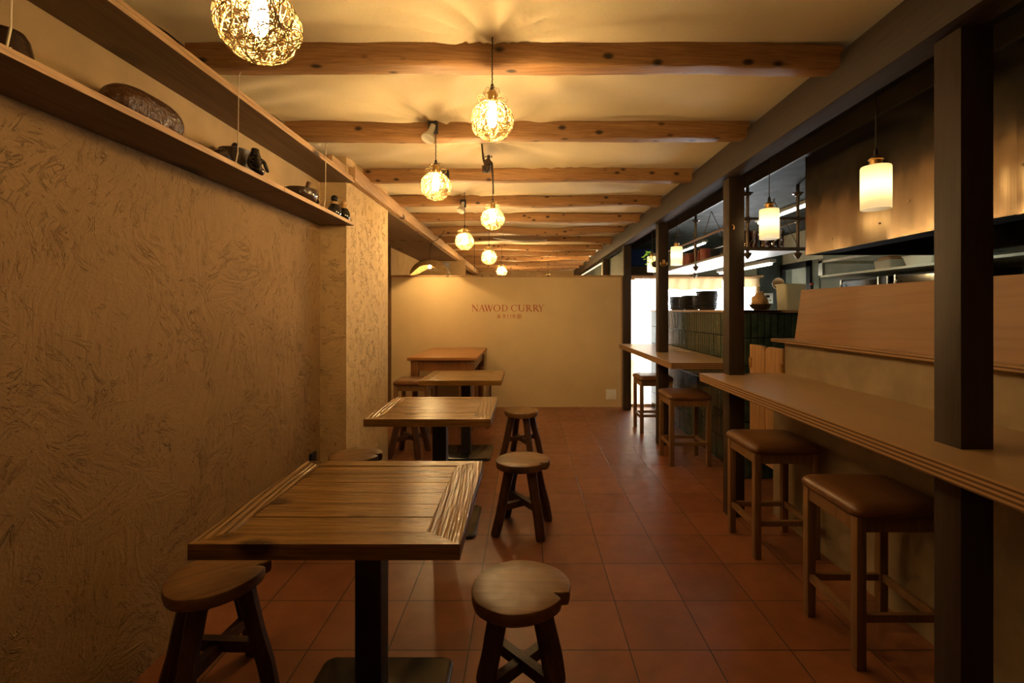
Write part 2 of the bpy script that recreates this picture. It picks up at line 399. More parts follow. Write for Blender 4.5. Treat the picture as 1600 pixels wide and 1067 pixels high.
# far wall of the alcove, with a dark opening
mb = MB(); Y9 = 9.0
mb.box(-2.0, -1.15, Y9, Y9+0.08, 0, 2.15).box(-2.0, -1.95, Y9, Y9+0.08, 2.15, 2.36).box(-1.45, -1.15, Y9, Y9+0.08, 2.15, 2.36).box(-1.95, -1.45, Y9, Y9+0.08, 2.31, 2.36)
struct(mb.build('wall_alcove_far', 'plaster'))
# slab over everything
struct(MB().box(-2.2, XR+0.2, YB-0.1, YE+0.1, 2.75, 2.85).build('ceiling_slab', 'black'))

# beams: back-bottom edges give the depth of each
BY = [0.08, 1.02, 1.99, 2.83, 3.77, 4.66, 5.50, 6.38, 7.27, 8.15, 9.0, 9.9, 10.8, 11.7, 12.55]
BY = BY[1:]
ZB = 2.44
# ceiling cloth: draped over the beams, creased round the lamp fixings
fix = [(-0.137, 1.95, 1.0), (-0.58, 1.12, 0.6), (-0.53, 2.80, 0.8), (-0.24, 3.05, 0.7), (-0.59, 4.62, 0.6), (-0.42, 5.4, 0.5), (0.3, 3.9, 0.3)]
def cloth_z(x, y):
    ys = [-0.9, 0.05]+BY+[13.4]
    z = 2.535
    for a, b in zip(ys[:-1], ys[1:]):
        if a <= y < b:
            t = (y-a)/(b-a); z = 2.545 - 0.030*math.sin(math.pi*t)**0.8*(0.8+0.5*noise.noise(Vector((x*1.3, a*3, 0))))
            # light folds running along the bay from the fixing points
            z += 0.006*math.sin(x*5+a*9)*math.sin(math.pi*t)
    z += 0.006*noise.noise(Vector((x*2.0, y*1.2, 3)))
    for fx, fy, am in fix:
        dx, dy = x-fx, y-fy; r = math.hypot(dx, dy)
        if 0.01 < r < 1.3:
            th = math.atan2(dy, dx)
            z += am*0.034*math.sin(th*13+fx*20+2.2*math.sin(th*2))*min(1, r/0.15)*math.exp(-r/0.40) - am*0.012*math.exp(-r/0.2)
    if x < -1.0: z += 0.004*math.sin(y*38+x*10)*min(1, (-1.0-x)/0.25)
    return z
b = bmesh.new(); nx, ny = 110, 560; rows = []
for j in range(ny+1):
    y = YB + (YE-YB)*j/ny
    rows.append([b.verts.new((-1.46+(1.40+1.46)*i/nx, y, cloth_z(-1.46+2.86*i/nx, y))) for i in range(nx+1)])
for j in range(ny):
    for i in range(nx): b.faces.new((rows[j][i], rows[j+1][i], rows[j+1][i+1], rows[j][i+1]))
q = MB(); q.b.free(); q.b = b
struct(q.build('ceiling', 'canvas', smooth='all'))

def beam_mesh(y, wav, x0=-1.44, x1=1.345):
    b = bmesh.new(); N = 90; K = 16; rings = []
    for i in range(N+1):
        x = x0+(x1-x0)*i/N; ring = []
        oz = wav*noise.noise(Vector((x*1.1, y*7.7, 1.3)))*1.6; oy = wav*noise.noise(Vector((x*0.9, y*5.1, 9.3)))
        for k in range(K):
            a = 2*math.pi*(k+0.5)/K; e = 0.30
            cx = math.copysign(abs(math.cos(a))**e, math.cos(a)); cz = math.copysign(abs(math.sin(a))**e, math.sin(a))
            hy, hz = 0.05, 0.052
            d = 1+0.10*noise.noise(Vector((x*2.5, cx*1.3, cz*1.3+y*3)))+0.05*noise.noise(Vector((x*11, cx*3, cz*3+y*3)))
            ring.append(b.verts.new((x, oy+cx*hy*d, 0.052+oz+cz*hz*d)))
        rings.append(ring)
    for A, B in zip(rings[:-1], rings[1:]):
        for k in range(K): b.faces.new((A[k], A[(k+1) % K], B[(k+1) % K], B[k]))
    b.faces.new(rings[0]); b.faces.new(rings[-1][::-1])
    q = MB(); q.b.free(); q.b = b
    return q
for i, y in enumerate(BY):
    wav = 0.010 if i < 3 else (0.014 if i < 6 else 0.035)
    o = beam_mesh(y, wav).build('ceiling_beam', 'beam', smooth=True, loc=(0, y+0.05, ZB))
    tag(o, f'rough knotty pine ceiling beam, {ORD[i]} across the room counting away from the camera', 'beam', 'rough pine beams under the ceiling cloth')

# left: wall plate beam, shelves
mb = MB().box(-1.40, -1.245, 3.455, YE, 2.345, 2.455, 0.006).box(-1.40, -1.30, 3.18, 3.455, 2.36, 2.455, 0.004)
tag(mb.build('wall_plate_beam', 'plate_beam', smooth=True), 'long pale timber running along the top of the left wall and alcove', 'beam')
def shelf_obj(m, label):
    m.b.normal_update()
    for f in m.b.faces: f.material_index = 1 if f.normal.x > 0.8 else 0
    tag(m.build('wall_shelf', ['shelf', 'plate_beam']), label, 'shelf')
shelf_obj(MB().box(WL, -1.245, YB, 3.44, 2.332, 2.352, 0.002).box(-1.262, -1.245, YB, 3.41, 2.352, 2.366), 'empty upper wooden shelf on the left wall, close under the ceiling')
shelf_obj(MB().box(WL, -1.245, YB, 2.44, 2.02, 2.044, 0.002).box(WL, -1.245, 2.442, 3.43, 2.02, 2.044, 0.002), 'lower wooden shelf on the left wall carrying dark pots')
for k, (y, nm) in enumerate(((1.14, 'nearest the camera'), (2.04, 'at the large first beam'), (2.93, 'beside the mortar bowl and small jars'))):
    o = MB().tube([(-1.235, y+0.03, ZB+0.03), (-1.238, y, ZB-0.02), (-1.24, y, 2.2), (-1.242, y, 2.09)], 0.0022, 5).tube([(-1.242, y, 2.09), (-1.252, y, 2.044), (-1.25, y+0.008, 2.045)], 0.003, 5).build('shelf_cord', 'string')
    tag(o, 'thin white cord holding up the lower left shelf, '+nm, 'cord', 'cords of the left shelf')

# dark beam and posts on the right
tag(MB().box(1.33, 1.45, YB, YE, 2.31, 2.50, 0.006).build('main_beam', 'dark_beam', smooth=True), 'long dark brown beam over the row of posts, running away from the camera', 'beam')
for k, (y, l) in enumerate(((1.5, 'massive in the foreground, rising from the near counter'), (3.207, 'at the far end of the near counter'), (4.91, 'with a brass ring, beside the far stools'), (6.64, 'at the right end of the lettered partition'), (8.4, 'beyond the partition, only its top showing'))):
    t = tag(MB().box(1.383, 1.488, y, y+0.1, 0, 2.31, 0.003).build('post', 'post', smooth=True), 'dark brown square timber post, '+l, 'post', 'dark timber posts under the main beam')

# partition with lettering, rail, plate, window wall
PY = 6.85
struct(MB().box(-2.0, 1.383, PY, PY+0.08, 0, 1.885).build('wall_partition', 'paper'))
struct(MB().box(-2.0, 3.45, PY-0.015, PY+0.1, 1.885, 1.912, 0.002).build('trim_1', 'plate_beam'))
struct(MB().box(-2.0, -1.945, PY-0.03, PY, 0, 2.335).build('trim_2', 'shelf'))
t = thing('wall_socket_plate', (1.24, PY, 0.185), 'small white square cover plate low on the partition', 'wall plate')
MB().box(-0.074, 0.074, -0.012, 0, -0.074, 0.074, 0.004).build('cover', 'white', t, True)
MB().box(-0.055, 0.055, -0.016, -0.010, -0.055, 0.055, 0.003).build('switch', 'white', t, True)

# ---------------- lettering
def bar(mb, x0, z0, x1, z1, w0, w1=None):
    w1 = w0 if w1 is None else w1
    a, c = Vector((x0, 0, z0)), Vector((x1, 0, z1)); d = (c-a).normalized(); nrm = Vector((-d.z, 0, d.x))
    mb.prism([a+nrm*w0/2, a-nrm*w0/2, c-nrm*w1/2, c+nrm*w1/2], (0, -0.0015, 0))
def hbar(mb, x0, x1, z, w=0.045): mb.prism([(x0, 0, z-w/2), (x1, 0, z-w/2), (x1, 0, z+w/2), (x0, 0, z+w/2)], (0, -0.0015, 0))
def arc(mb, cx, cz, rx, rz, a0, a1, wt=0.14, wn=0.05, n=26):
    out, inn = [], []
    for i in range(n+1):
        a = math.radians(a0+(a1-a0)*i/n); w = wn+(wt-wn)*abs(math.cos(a))**1.4
        out.append((cx+rx*math.cos(a), 0, cz+rz*math.sin(a))); inn.append((cx+(rx-w)*math.cos(a), 0, cz+(rz-w*0.9)*math.sin(a)))
    for i in range(n): mb.prism([out[i], out[i+1], inn[i+1], inn[i]], (0, -0.0015, 0))
TK, TN = 0.14, 0.055
def L(ch):
    m = MB()
    if ch == 'N':
        bar(m, 0.14, 0, 0.14, 1, TN); bar(m, 0.10, 1, 0.86, 0, TK); bar(m, 0.86, 0, 0.86, 1, TN); hbar(m, 0, 0.28, 0.02); hbar(m, -0.02, 0.16, 0.98); hbar(m, 0.72, 1.0, 0.98)
    elif ch == 'A':
        bar(m, 0.10, 0, 0.50, 1, TN); bar(m, 0.47, 1, 0.86, 0, TK); hbar(m, 0.24, 0.70, 0.36); hbar(m, 0, 0.24, 0.02); hbar(m, 0.70, 1.0, 0.02)
    elif ch == 'W':
        bar(m, 0.10, 1, 0.32, 0, TK*0.75); bar(m, 0.32, 0, 0.50, 0.95, TN*0.8); bar(m, 0.47, 1, 0.70, 0, TK*0.75); bar(m, 0.70, 0, 0.90, 1, TN*0.8)
        hbar(m, 0, 0.2, 0.98); hbar(m, 0.38, 0.56, 0.98); hbar(m, 0.80, 1.0, 0.98)
    elif ch == 'O': arc(m, 0.5, 0.5, 0.5, 0.52, 0, 360)
    elif ch == 'D':
        bar(m, 0.18, 0, 0.18, 1, TK); arc(m, 0.40, 0.5, 0.58, 0.50, -90, 90); hbar(m, 0, 0.44, 0.02); hbar(m, 0, 0.44, 0.98)
    elif ch == 'C':
        arc(m, 0.52, 0.5, 0.52, 0.52, 42, 318); bar(m, 0.93, 0.68, 0.93, 0.98, 0.04)
    elif ch == 'U':
        bar(m, 0.20, 0.38, 0.20, 1, TK); arc(m, 0.50, 0.38, 0.37, 0.40, 180, 360, TK, 0.06); bar(m, 0.84, 0.38, 0.84, 1, TN); hbar(m, 0.02, 0.38, 0.98); hbar(m, 0.70, 0.98, 0.98)
    elif ch == 'R':
        bar(m, 0.20, 0, 0.20, 1, TK); arc(m, 0.34, 0.745, 0.36, 0.255, -90, 90, TK, TN); hbar(m, 0.02, 0.38, 0.02); hbar(m, 0.02, 0.36, 0.98); hbar(m, 0.2, 0.45, 0.50)
        bar(m, 0.40, 0.50, 0.88, 0.0, TK); hbar(m, 0.80, 1.0, 0.02)
    elif ch == 'Y':
        bar(m, 0.12, 1, 0.50, 0.45, TK); bar(m, 0.50, 0.45, 0.86, 1, TN); bar(m, 0.50, 0, 0.50, 0.5, TK); hbar(m, 0.34, 0.66, 0.02); hbar(m, 0, 0.26, 0.98); hbar(m, 0.74, 1.0, 0.98)
    return m
k = 1/12.308; y0 = PY
lt = thing('wall_lettering', (0, y0, 0), 'red serif lettering reading NAWOD CURRY with a small line of characters below', 'sign')
for ch, a, c in (('N', 90, 215), ('A', 222, 345), ('W', 330, 497), ('O', 505, 640), ('D', 663, 780), ('C', 845, 966), ('U', 972, 1115), ('R', 1125, 1250), ('R', 1260, 1388), ('Y', 1365, 1476)):
    p = P(730+a*k, 465+266*k, y0); w = (c-a)*k/F*y0; h = (266-138)*k/F*y0
    m = L(ch)
    for v in m.b.verts: v.co.x *= w; v.co.z *= h
    m.build('letter', 'red_letter', lt, loc=(p.x, 0, p.z))
GL = [  # small characters, strokes in a unit box
    (572, 645, [(.5, 1, .5, .6), (.15, .82, .85, .82), (.25, .6, .75, .6), (.1, .1, .5, .55), (.5, .55, .9, .1), (.3, .2, .7, .2), (.05, .42, .25, .3), (.75, .3, .95, .42)]),
    (672, 742, [(.5, 1, .5, .85), (.1, .82, .9, .82), (.1, .82, .1, .65), (.9, .82, .9, .65), (.2, .5, .85, .5), (.6, .7, .6, 0), (.35, .35, .45, .2), (.6, 0, .45, .06)]),
    (768, 795, [(.5, 1, .5, 0)]), (824, 850, [(.5, 1, .5, 0), (.5, .7, .9, .6)]),
    (862, 935, [(.15, .95, .85, .95), (.1, .6, .9, .6), (.5, .95, .5, .6), (.5, .6, .1, .05), (.5, .6, .9, .05)]),
    (952, 1045, [(.08, .95, .92, .95), (.08, .05, .92, .05), (.08, .95, .08, .05), (.92, .95, .92, .05), (.3, .7, .7, .7), (.3, .3, .7, .3), (.3, .7, .3, .3), (.7, .7, .7, .3), (.3, .5, .7, .5)])]
for a, c, st in GL:
    p = P(730+a*k, 465+402*k, y0); w = (c-a)*k/F*y0; h = 80*k/F*y0
    m = MB()
    for (x0, z0, x1, z1) in st: bar(m, x0*w, z0*h, x1*w, z1*h, 0.0055)
    m.build('small_character', 'red_letter', lt, loc=(p.x, 0, p.z))

# ---------------- window wall (right of the partition)
WY = 6.92
def window(name, x0, x1, z0, z1):
    t = bpy.data.objects.new(name, None); COL.objects.link(t); t.location = (0, 0, 0); t['kind'] = 'structure'
    f = 0.035
    MB().box(x0, x0+f, WY-0.02, WY+0.04, z0, z1).box(x1-f, x1, WY-0.02, WY+0.04, z0, z1).box(x0, x1, WY-0.02, WY+0.04, z1-f, z1).box(x0, x1, WY-0.02, WY+0.04, z0, z0+f).build('window_frame', 'plate_beam', t)
    MB().box(x0+f, x1-f, WY+0.006, WY+0.012, z0+f, z1-f).build('pane', 'pane', t)
window('window_1', 1.50, 2.02, 0.0, 1.885); window('window_2', 2.02, 3.42, 0.75, 1.885)
struct(MB().box(2.02, 3.42, WY-0.02, WY+0.04, 0, 0.75).build('wall_under_window', 'kgreen'))
struct(MB().box(3.42, XR, WY-0.02, WY+0.06, 0, 2.75).build('wall_kitchen_far', 'kgreen'))
struct(MB().box(1.383, 1.50, WY-0.07, WY+0.04, 0, 1.885).build('trim_3', 'plate_beam'))
def curtain(name, x0, x1, z0, z1, y, mat, amp, fr, label):
    b = bmesh.new(); n = 90; cols = []
    for i in range(n+1):
        t = i/n; x = x0+(x1-x0)*t; c = []
        for j in range(13):
            s = j/12; z = z1+(z0-z1)*s
            c.append(b.verts.new((x+0.006*math.sin(s*5+t*9), y+amp*math.sin(t*fr+s*0.8)*(0.4+0.6*s), z+0.008*math.sin(t*fr*0.5)*s)))
        cols.append(c)
    for A, B in zip(cols[:-1], cols[1:]):
        for j in range(12): b.faces.new((A[j], A[j+1], B[j+1], B[j]))
    q = MB(); q.b.free(); q.b = b
    tag(q.build(name, mat, smooth='all'), label, 'curtain')
curtain('curtain', 1.585, 2.03, 0.05, 1.87, WY-0.05, 'curtain', 0.012, 34, 'long white curtain glowing with daylight between two posts')
curtain('curtain', 2.04, 2.86, 1.70, 1.87, WY-0.06, 'curtain_cream', 0.008, 30, 'short cream half curtain over the bright window behind the plates')
curtain('curtain', 3.05, 3.40, 1.74, 1.87, WY-0.06, 'curtain_cream', 0.008, 16, 'narrow cream half curtain at the right end of the bright window')
# enclosure: outside is open daylight only beyond the window
struct(MB().box(XR, XR+0.12, YB, 6.24, 0, 2.75).box(XR, XR+0.12, 6.24, 6.86, 2.0, 2.75).box(XR, XR+0.12, 6.86, 7.0, 0, 2.75).build('wall_right', ['kgrey']))
struct(MB().box(XR-0.006, XR, 5.95, 6.86, 2.06, 2.48).build('wall_right_white', 'kcream'))
# upper far wall behind the window wall top (beyond rail)
struct(MB().box(1.45, XR+0.1, 8.9, 9.0, 1.912, 2.75).box(1.45, XR+0.1, WY+0.04, 9.0, 1.895, 1.91).box(XR, XR+0.1, 7.0, 9.0, 1.9, 2.75).build('wall_kitchen_upper', 'kcream'))
struct(MB().box(1.495, 1.54, 7.1, YE, 0, 2.31).build('wall_beyond', 'kgreen'))
struct(MB().box(1.95, XR+0.1, YB, 8.9, 2.48, 2.5).build('ceiling_kitchen', 'steel_dark'))
struct(MB().box(1.93, 1.95, YB, 8.9, 2.48, 2.58).build('trim_4', 'trimgrey'))
struct(MB().box(1.40, 1.95, YB, 8.9, 2.58, 2.6).build('ceiling_over_counter', 'black'))

# kitchen doorway
t = bpy.data.objects.new('door_1', None); COL.objects.link(t); t['kind'] = 'structure'
MB().box(XR-0.03, XR+0.02, 6.18, 6.26, 0, 2.06).box(XR-0.03, XR+0.02, 6.84, 6.90, 0, 2.06).box(XR-0.03, XR+0.02, 6.18, 6.90, 1.98, 2.06).build('door_frame', 'black', t)
MB().box(XR+0.4, XR+0.42, 5.9, 7.2, 0, 2.3).box(XR+0.0, XR+0.42, 7.0, 7.02, 0, 2.3).box(XR, XR+0.42, 6.0, 6.02, 0, 2.3).box(XR, XR+0.42, 6.0, 7.0, 2.2, 2.22).build('recess', 'kcream', t)

# ------------------------------------------------------------------ counters
def counter(name, y0, y1, xr, label):
    t = thing(name, (0, 0, 0), label, 'counter')
    m = MB(); ys = [y0]+[v for p in (1.5, 3.207, 4.91) if y0 < p < y1 for v in (p-0.001, min(p+0.101, y1))]+[y1]
    out = [(1.22, y0), (xr, y0), (xr, y1), (1.22, y1)]
    m.box(1.22, 1.382, y0, y1, 0.912, 0.967).box(1.489, xr, y0, y1, 0.912, 0.967)
    for a, c in zip(ys[::2], ys[1::2]):
        if c-a > 0.005: m.box(1.382, 1.489, a, c, 0.912, 0.967)
    m.b.normal_update()
    for f in m.b.faces: f.material_index = 0 if abs(f.normal.z) > 0.8 else 1
    m.build('worktop', ['ply', 'plyedge'], t)
    return t
cn = counter('counter', YB+0.3, 3.31, 1.81, 'long plywood eating counter on the right, passing the foreground post')
mb = MB().box(1.715, 1.83, YB+0.3, 3.27, 0, 0.912)
mb.build('front_panel', 'mortar', cn)
MB().box(1.81, 1.86, YB+0.3, 3.30, 0.967, 1.185).build('splashback', 'mortar', cn)
m = MB(); m.box(1.745, 1.95, YB+0.3, 3.36, 1.185, 1.208, 0.001); m.b.normal_update()
for f in m.b.faces: f.material_index = 0 if abs(f.normal.z) > 0.8 else 1
m.build('ledge', ['ply', 'plyedge'], cn)
mb = MB(); mb.prism([(1.835, 3.22, 1.208), (1.855, 3.22, 1.208), (1.90, 3.22, 1.545), (1.88, 3.22, 1.545)], (0, -4.4, 0))
mb.build('screen_panel', 'ply_warm', cn)
c2 = counter('counter', 3.95, 6.15, 1.80, 'shorter plywood counter further back, against the green tiled wall')

# green tiled low wall with wood cap
tw = thing('tiled_wall', (0, 0, 0), 'low wall of narrow upright green glazed tiles with a wooden cap', 'wall')
MB().box(1.83, 2.10, 3.95, 6.86, 0, 1.385).box(1.83, 3.2, 3.95, 4.15, 0, 1.385).build('core', 'grout', tw)
mb = MB(); random.seed(3)
zz = [0.0, 0.235, 0.47, 0.705, 0.94, 1.175, 1.385]
for a, c in zip(zz[:-1], zz[1:]):
    y = 3.962
    while y < 6.8:
        w = 0.056; d = 0.006+0.005*random.random()
        mb.box(1.83-d, 1.831, y, y+w-0.006, a+0.003, c-0.003, 0.004, seg=2); y += w
    x = 1.832
    while x < 3.15:
        w = 0.056; d = 0.006+0.005*random.random()
        mb.box(x, x+w-0.006, 3.95-d, 3.951, a+0.003, c-0.003, 0.004, seg=2); x += w
mb.build('glazed_tiles', 'gtile', tw)
m = MB().box(1.80, 2.13, 3.92, 6.86, 1.385, 1.408, 0.002).box(1.80, 3.25, 3.92, 4.19, 1.3855, 1.4075, 0.002)
m.build('cap', 'ply', tw)
# half doors in the gap
for k, (ya, yb, l) in enumerate(((3.555, 3.79, 'left of the pair'), (3.301, 3.545, 'right of the pair'))):
    t = thing('half_door', (1.80, ya, 0), f'orange wood half-height swing door in the kitchen gap, {l}', 'door', 'pair of half-height swing doors')
    w = yb-ya; pts = []
    z1 = 1.135; r = 0.05
    inner_left = (k == 1)   # rounded corner on the meeting edge
    base = [(0, 0, 0.25), (0, w, 0.25)]
    if k == 0:   # meeting edge is the near one (y=0)
        base += [(0, w, z1)] + [(0, r-r*math.sin(a), z1-r+r*math.cos(a)) for a in [math.pi/2*i/6 for i in range(7)]]
    else:
        base += [(0, w-r+r*math.cos(a), z1-r+r*math.sin(a)) for a in [math.pi/2*i/6 for i in range(7)]] + [(0, 0, z1)]
    MB().prism(base, (0.022, 0, 0)).build('door_board', 'door_wood', t)
    MB().box(-0.01, 0.0, (w-0.03 if k == 0 else 0.0), (w if k == 0 else 0.03), 0.95, 1.03, 0.002).build('hinge', 'brass', t)
# loose cable on the far counter
pts = []
for i in range(110):
    a = i*0.21; pts.append((1.62+0.055*math.cos(a)+0.02*math.sin(a*0.37), 4.75+i*0.0045+0.09*math.sin(a), 0.972+0.010*(1+math.sin(a*0.7))))
tag(MB().tube(pts, 0.003, 5).build('cable_coil', 'string'), 'loose tangled cable lying on the far counter by the green tiles', 'cable')

# plates on the cap
pprof = [(0, 0), (0.075, 0), (0.085, 0.004), (0.125, 0.0145), (0.148, 0.018), (0.146, 0.0205), (0.12, 0.017), (0.08, 0.008), (0, 0.007)]
pl = MB().lathe(pprof, n=36).build('plate', 'plate', smooth=True); pl.location = (1.945, 5.06, 1.408)
first = True
for nm, (x, y, n) in (('the tallest stack on the tiled wall cap', (1.945, 5.06, 13)), ('the middle stack on the tiled wall cap', (1.975, 5.62, 11)), ('the farthest stack on the tiled wall cap', (1.975, 6.12, 11))):
    for i in range(n):
        o = pl if first else pl.copy()
        if not first: COL.objects.link(o)
        first = False
        o.location = (x+random.uniform(-0.003, 0.003), y+random.uniform(-0.003, 0.003), 1.408+0.0150*i)
        tag(o, f'dark stoneware plate in {nm}, {ORD[i]} from the bottom', 'plate', 'plates in '+nm)
# small bowls and pots on the cap
t = thing('serving_bowl', P(1188, 482, 4.06).to_tuple(), 'dark rough bowl heaped with a brown cloth bundle on the tiled wall', 'bowl')
t.location.z = 1.408
MB().lathe([(0, 0), (0.05, 0), (0.075, 0.015), (0.092, 0.05), (0.086, 0.05), (0.07, 0.02), (0, 0.012)], n=24).build('bowl', 'darkpot', t, True)
MB().ball((-0.005, 0, 0.075), 0.062, 12, (1.0, 1.0, 1.05), 0.35, 2.5).tube([(0, 0, 0.12), (-0.01, 0, 0.155)], 0.03, 10, rs=[0.02, 0.033]).build('bundle', 'cork', t, 'all')
t = thing('flower_pot', (2.0, 4.68, 1.408), 'small pale cup standing beside the tallest plate stack', 'pot')
MB().lathe([(0, 0), (0.02, 0), (0.032, 0.07), (0.029, 0.07), (0, 0.01)], n=20).build('pot', 'cork', t, True)
# controller on the green wall
cp = P(1200, 466, 6.89)
t = thing('wall_controller', cp.to_tuple(), 'white wall controller with a small dark screen on the green kitchen wall', 'controller')
MB().box(-0.065, 0.065, -0.02, 0, -0.075, 0.075, 0.006).build('case', 'white', t, True)
MB().box(-0.035, 0.012, -0.024, -0.019, 0.01, 0.045).build('screen', 'microglass', t)
MB().box(-0.03, -0.005, -0.024, -0.019, -0.04, -0.02).box(0.01, 0.035, -0.024, -0.019, -0.04, -0.02).build('button', 'kgrey', t)
# white tub
t = thing('plastic_tub', (P(1235, 483, 4.06).x, 4.06, 1.408), 'tall milky plastic tub standing on the tiled wall cap', 'tub')
m = MB(); r = 0.088
def rrect(hw, hd, rr, z, n=5):
    o = []
    for cx, cy, a0 in ((hw-rr, hd-rr, 0), (-hw+rr, hd-rr, 90), (-hw+rr, -hd+rr, 180), (hw-rr, -hd+rr, 270)):
        for i in range(n+1):
            a = math.radians(a0+90*i/n); o.append((cx+rr*math.cos(a), cy+rr*math.sin(a), z))
    return o
def loft(m, loops, capb=True, capt=True):
    R = [[m.b.verts.new(p) for p in lp] for lp in loops]; n = len(R[0])
    for A, B in zip(R[:-1], R[1:]):
        for k in range(n): m.b.faces.new((A[k], A[(k+1) % n], B[(k+1) % n], B[k]))
    if capb: m.b.faces.new(R[0][::-1])
    if capt: m.b.faces.new(R[-1])
    return m
loft(m, [rrect(0.078, 0.078, 0.02, 0), rrect(0.086, 0.086, 0.02, 0.21), rrect(0.093, 0.093, 0.02, 0.211), rrect(0.093, 0.093, 0.02, 0.222), rrect(0.084, 0.084, 0.02, 0.222), rrect(0.075, 0.075, 0.02, 0.01)]).build('tub', 'milky', t, True)
# bottle behind the screen
bp = P(1268, 452, 3.9)
t = thing('brown_bottle', (bp.x, 3.75, 1.408), 'small brown glass bottle peeking above the end of the plywood screen', 'bottle')
# it stands on the tiled wall cap return; only its neck is visible
t.location = (2.455, 4.05, 1.408)
MB().lathe([(0, 0), (0.03, 0), (0.032, 0.01), (0.032, 0.13), (0.014, 0.17), (0.013, 0.215), (0, 0.215)], n=20).build('bottle_body', 'jar', t, True)
MB().lathe([(0, 0.213), (0.016, 0.213), (0.016, 0.232), (0, 0.232)], n=16).build('cap', 'redtin', t, True)

# sieve hanging on wall
sp = P(1216, 443, 6.8)
t = thing('hanging_sieve', sp.to_tuple(), 'round pale strainer hanging on the dark kitchen wall beside the doorway', 'strainer')
MB().tube([(0.085*math.cos(a), 0, 0.085*math.sin(a)) for a in [2*math.pi*i/28 for i in range(28)]], 0.006, 6, closed=True).build('rim', 'chrome', t, True)
m = MB(); m.lathe([(0.082, 0), (0.06, 0.03), (0.03, 0.042), (0, 0.046)], n=24, ax=(0, 1, 0)); m.build('mesh_bowl', 'cork', t, True)

# ------------------------------------------------------------------ hanging pipe shelf
hs = thing('hanging_pipe_shelf', (0, 0, 0), 'hanging iron pipe shelf with tie rods above the tiled wall', 'shelf')
X0, X1, Ya, Yb, ZS = 1.90, 2.33, 4.02, 6.83, 1.915
MB().box(X0-0.03, X1+0.03, Ya, Yb, ZS, ZS+0.02).build('shelf_board', 'white', hs)
MB().tube([(X0-0.03, Ya, ZS+0.012), (X0-0.03, Yb, ZS+0.012)], 0.014, 8).build('edge_rail', 'pipe', hs, True)
MB().tube([(X0-0.05, Ya, ZS+0.012), (X1+0.05, Ya, ZS+0.012)], 0.016, 8).build('edge_rail', 'pipe', hs, True)
MB().tube([(X0-0.03, Ya, 2.175), (X0-0.03, Yb, 2.175)], 0.013, 8).build('upper_rail', 'oak', hs, True)
MB().tube([(X0-0.05, Ya, 2.185), (X1+0.05, Ya, 2.185)], 0.013, 8).build('upper_rail', 'pipe', hs, True)
MB().tube([(X1+0.02, Ya, 2.175), (X1+0.02, Yb, 2.175)], 0.010, 8).build('upper_rail', 'pipe', hs, True)
for x in (X0, X1):
    for y in (4.04, 5.27, 6.5):
        p = MB().tube([(x, y, ZS-0.02), (x, y, 2.48)], 0.013, 8).build('hanger_pipe', 'pipe', hs, True)
        f = MB().lathe([(0, -0.075), (0.012, -0.065), (0.03, -0.035), (0.034, -0.02), (0.014, -0.015), (0.014, 0)], (x, y, ZS), 14).build('finial', 'pipe', p, True)
        MB().lathe([(0.013, 0), (0.025, 0.003), (0.03, 0.015), (0.045, 0.022), (0.045, 0.03), (0.013, 0.034)], (x, y, 2.38), 14).build('flange', 'pipe', p, True)
        MB().lathe([(0.013, -0.03), (0.022, -0.02), (0.022, 0.02), (0.013, 0.03)], (x, y, 2.18), 12).build('collar', 'pipe', p, True)
def rod(a, c): MB().tube([a, c], 0.0035, 5).build('tie_rod', 'pipe', hs)
rod((X1, 4.03, ZS+0.03), (X1-0.22, 4.03, 2.36)); rod((X0, 4.03, ZS+0.03), (X1-0.20, 4.03, 2.36))
for ya, yb in ((4.3, 5.2), (5.3, 6.2)):
    rod((X0-0.03, ya, ZS+0.02), (X0-0.03, (ya+yb)/2, 2.4)); rod((X0-0.03, yb, ZS+0.02), (X0-0.03, (ya+yb)/2, 2.4))
for i, (x, y, s) in enumerate(((1.93, 4.14, 2), (2.005, 4.16, 2), (2.075, 4.10, 1), (2.15, 4.10, 1), (2.215, 4.12, 2), (2.03, 4.30, 2), (2.18, 4.30, 1))):
    t = thing('amber_glass', (x, y, ZS+0.02), f'amber drinking glass on the hanging shelf near end, {ORD[i]} from the left post', 'glass', 'amber glasses on the hanging shelf')
    hgt = 0.155 if s == 2 else 0.085
    pr = [(0, 0), (0.028, 0), (0.034, 0.012), (0.031, 0.04), (0.036, 0.075), (0.038, 0.09)]
    if s == 2: pr += [(0.033, 0.092), (0.036, 0.13), (0.040, 0.165)]
    MB().lathe(pr, n=18).build('glass_body', 'amber', t, True)
for i, (x, y) in enumerate(((1.95, 5.12), (1.95, 5.30), (1.95, 5.58), (1.95, 5.76))):
    t = thing('red_tin', (x, y, ZS+0.02), f'dark red spice tin on the hanging shelf, {ORD[i]} counting into the room', 'tin', 'red tins on the hanging shelf')
    MB().lathe([(0, 0), (0.052, 0), (0.052, 0.12), (0, 0.12)], n=22).build('can', 'redtin', t, True)
    MB().lathe([(0, 0.115), (0.055, 0.115), (0.055, 0.135), (0.02, 0.14), (0, 0.14)], n=22).build('lid', 'redtin', t, True)
t = thing('black_pot', (2.13, 5.32, ZS+0.02), 'black tapered pot on the hanging shelf between posts', 'pot')
MB().lathe([(0, 0), (0.045, 0), (0.064, 0.14), (0.068, 0.15), (0.063, 0.155), (0.04, 0.01), (0, 0.01)], n=26).build('pot_body', 'black', t, True)
MB().tube([(0.058, 0, 0.1), (0.09, 0, 0.09), (0.09, 0, 0.05), (0.05, 0, 0.04)], 0.006, 6).build('handle', 'black', t, True)

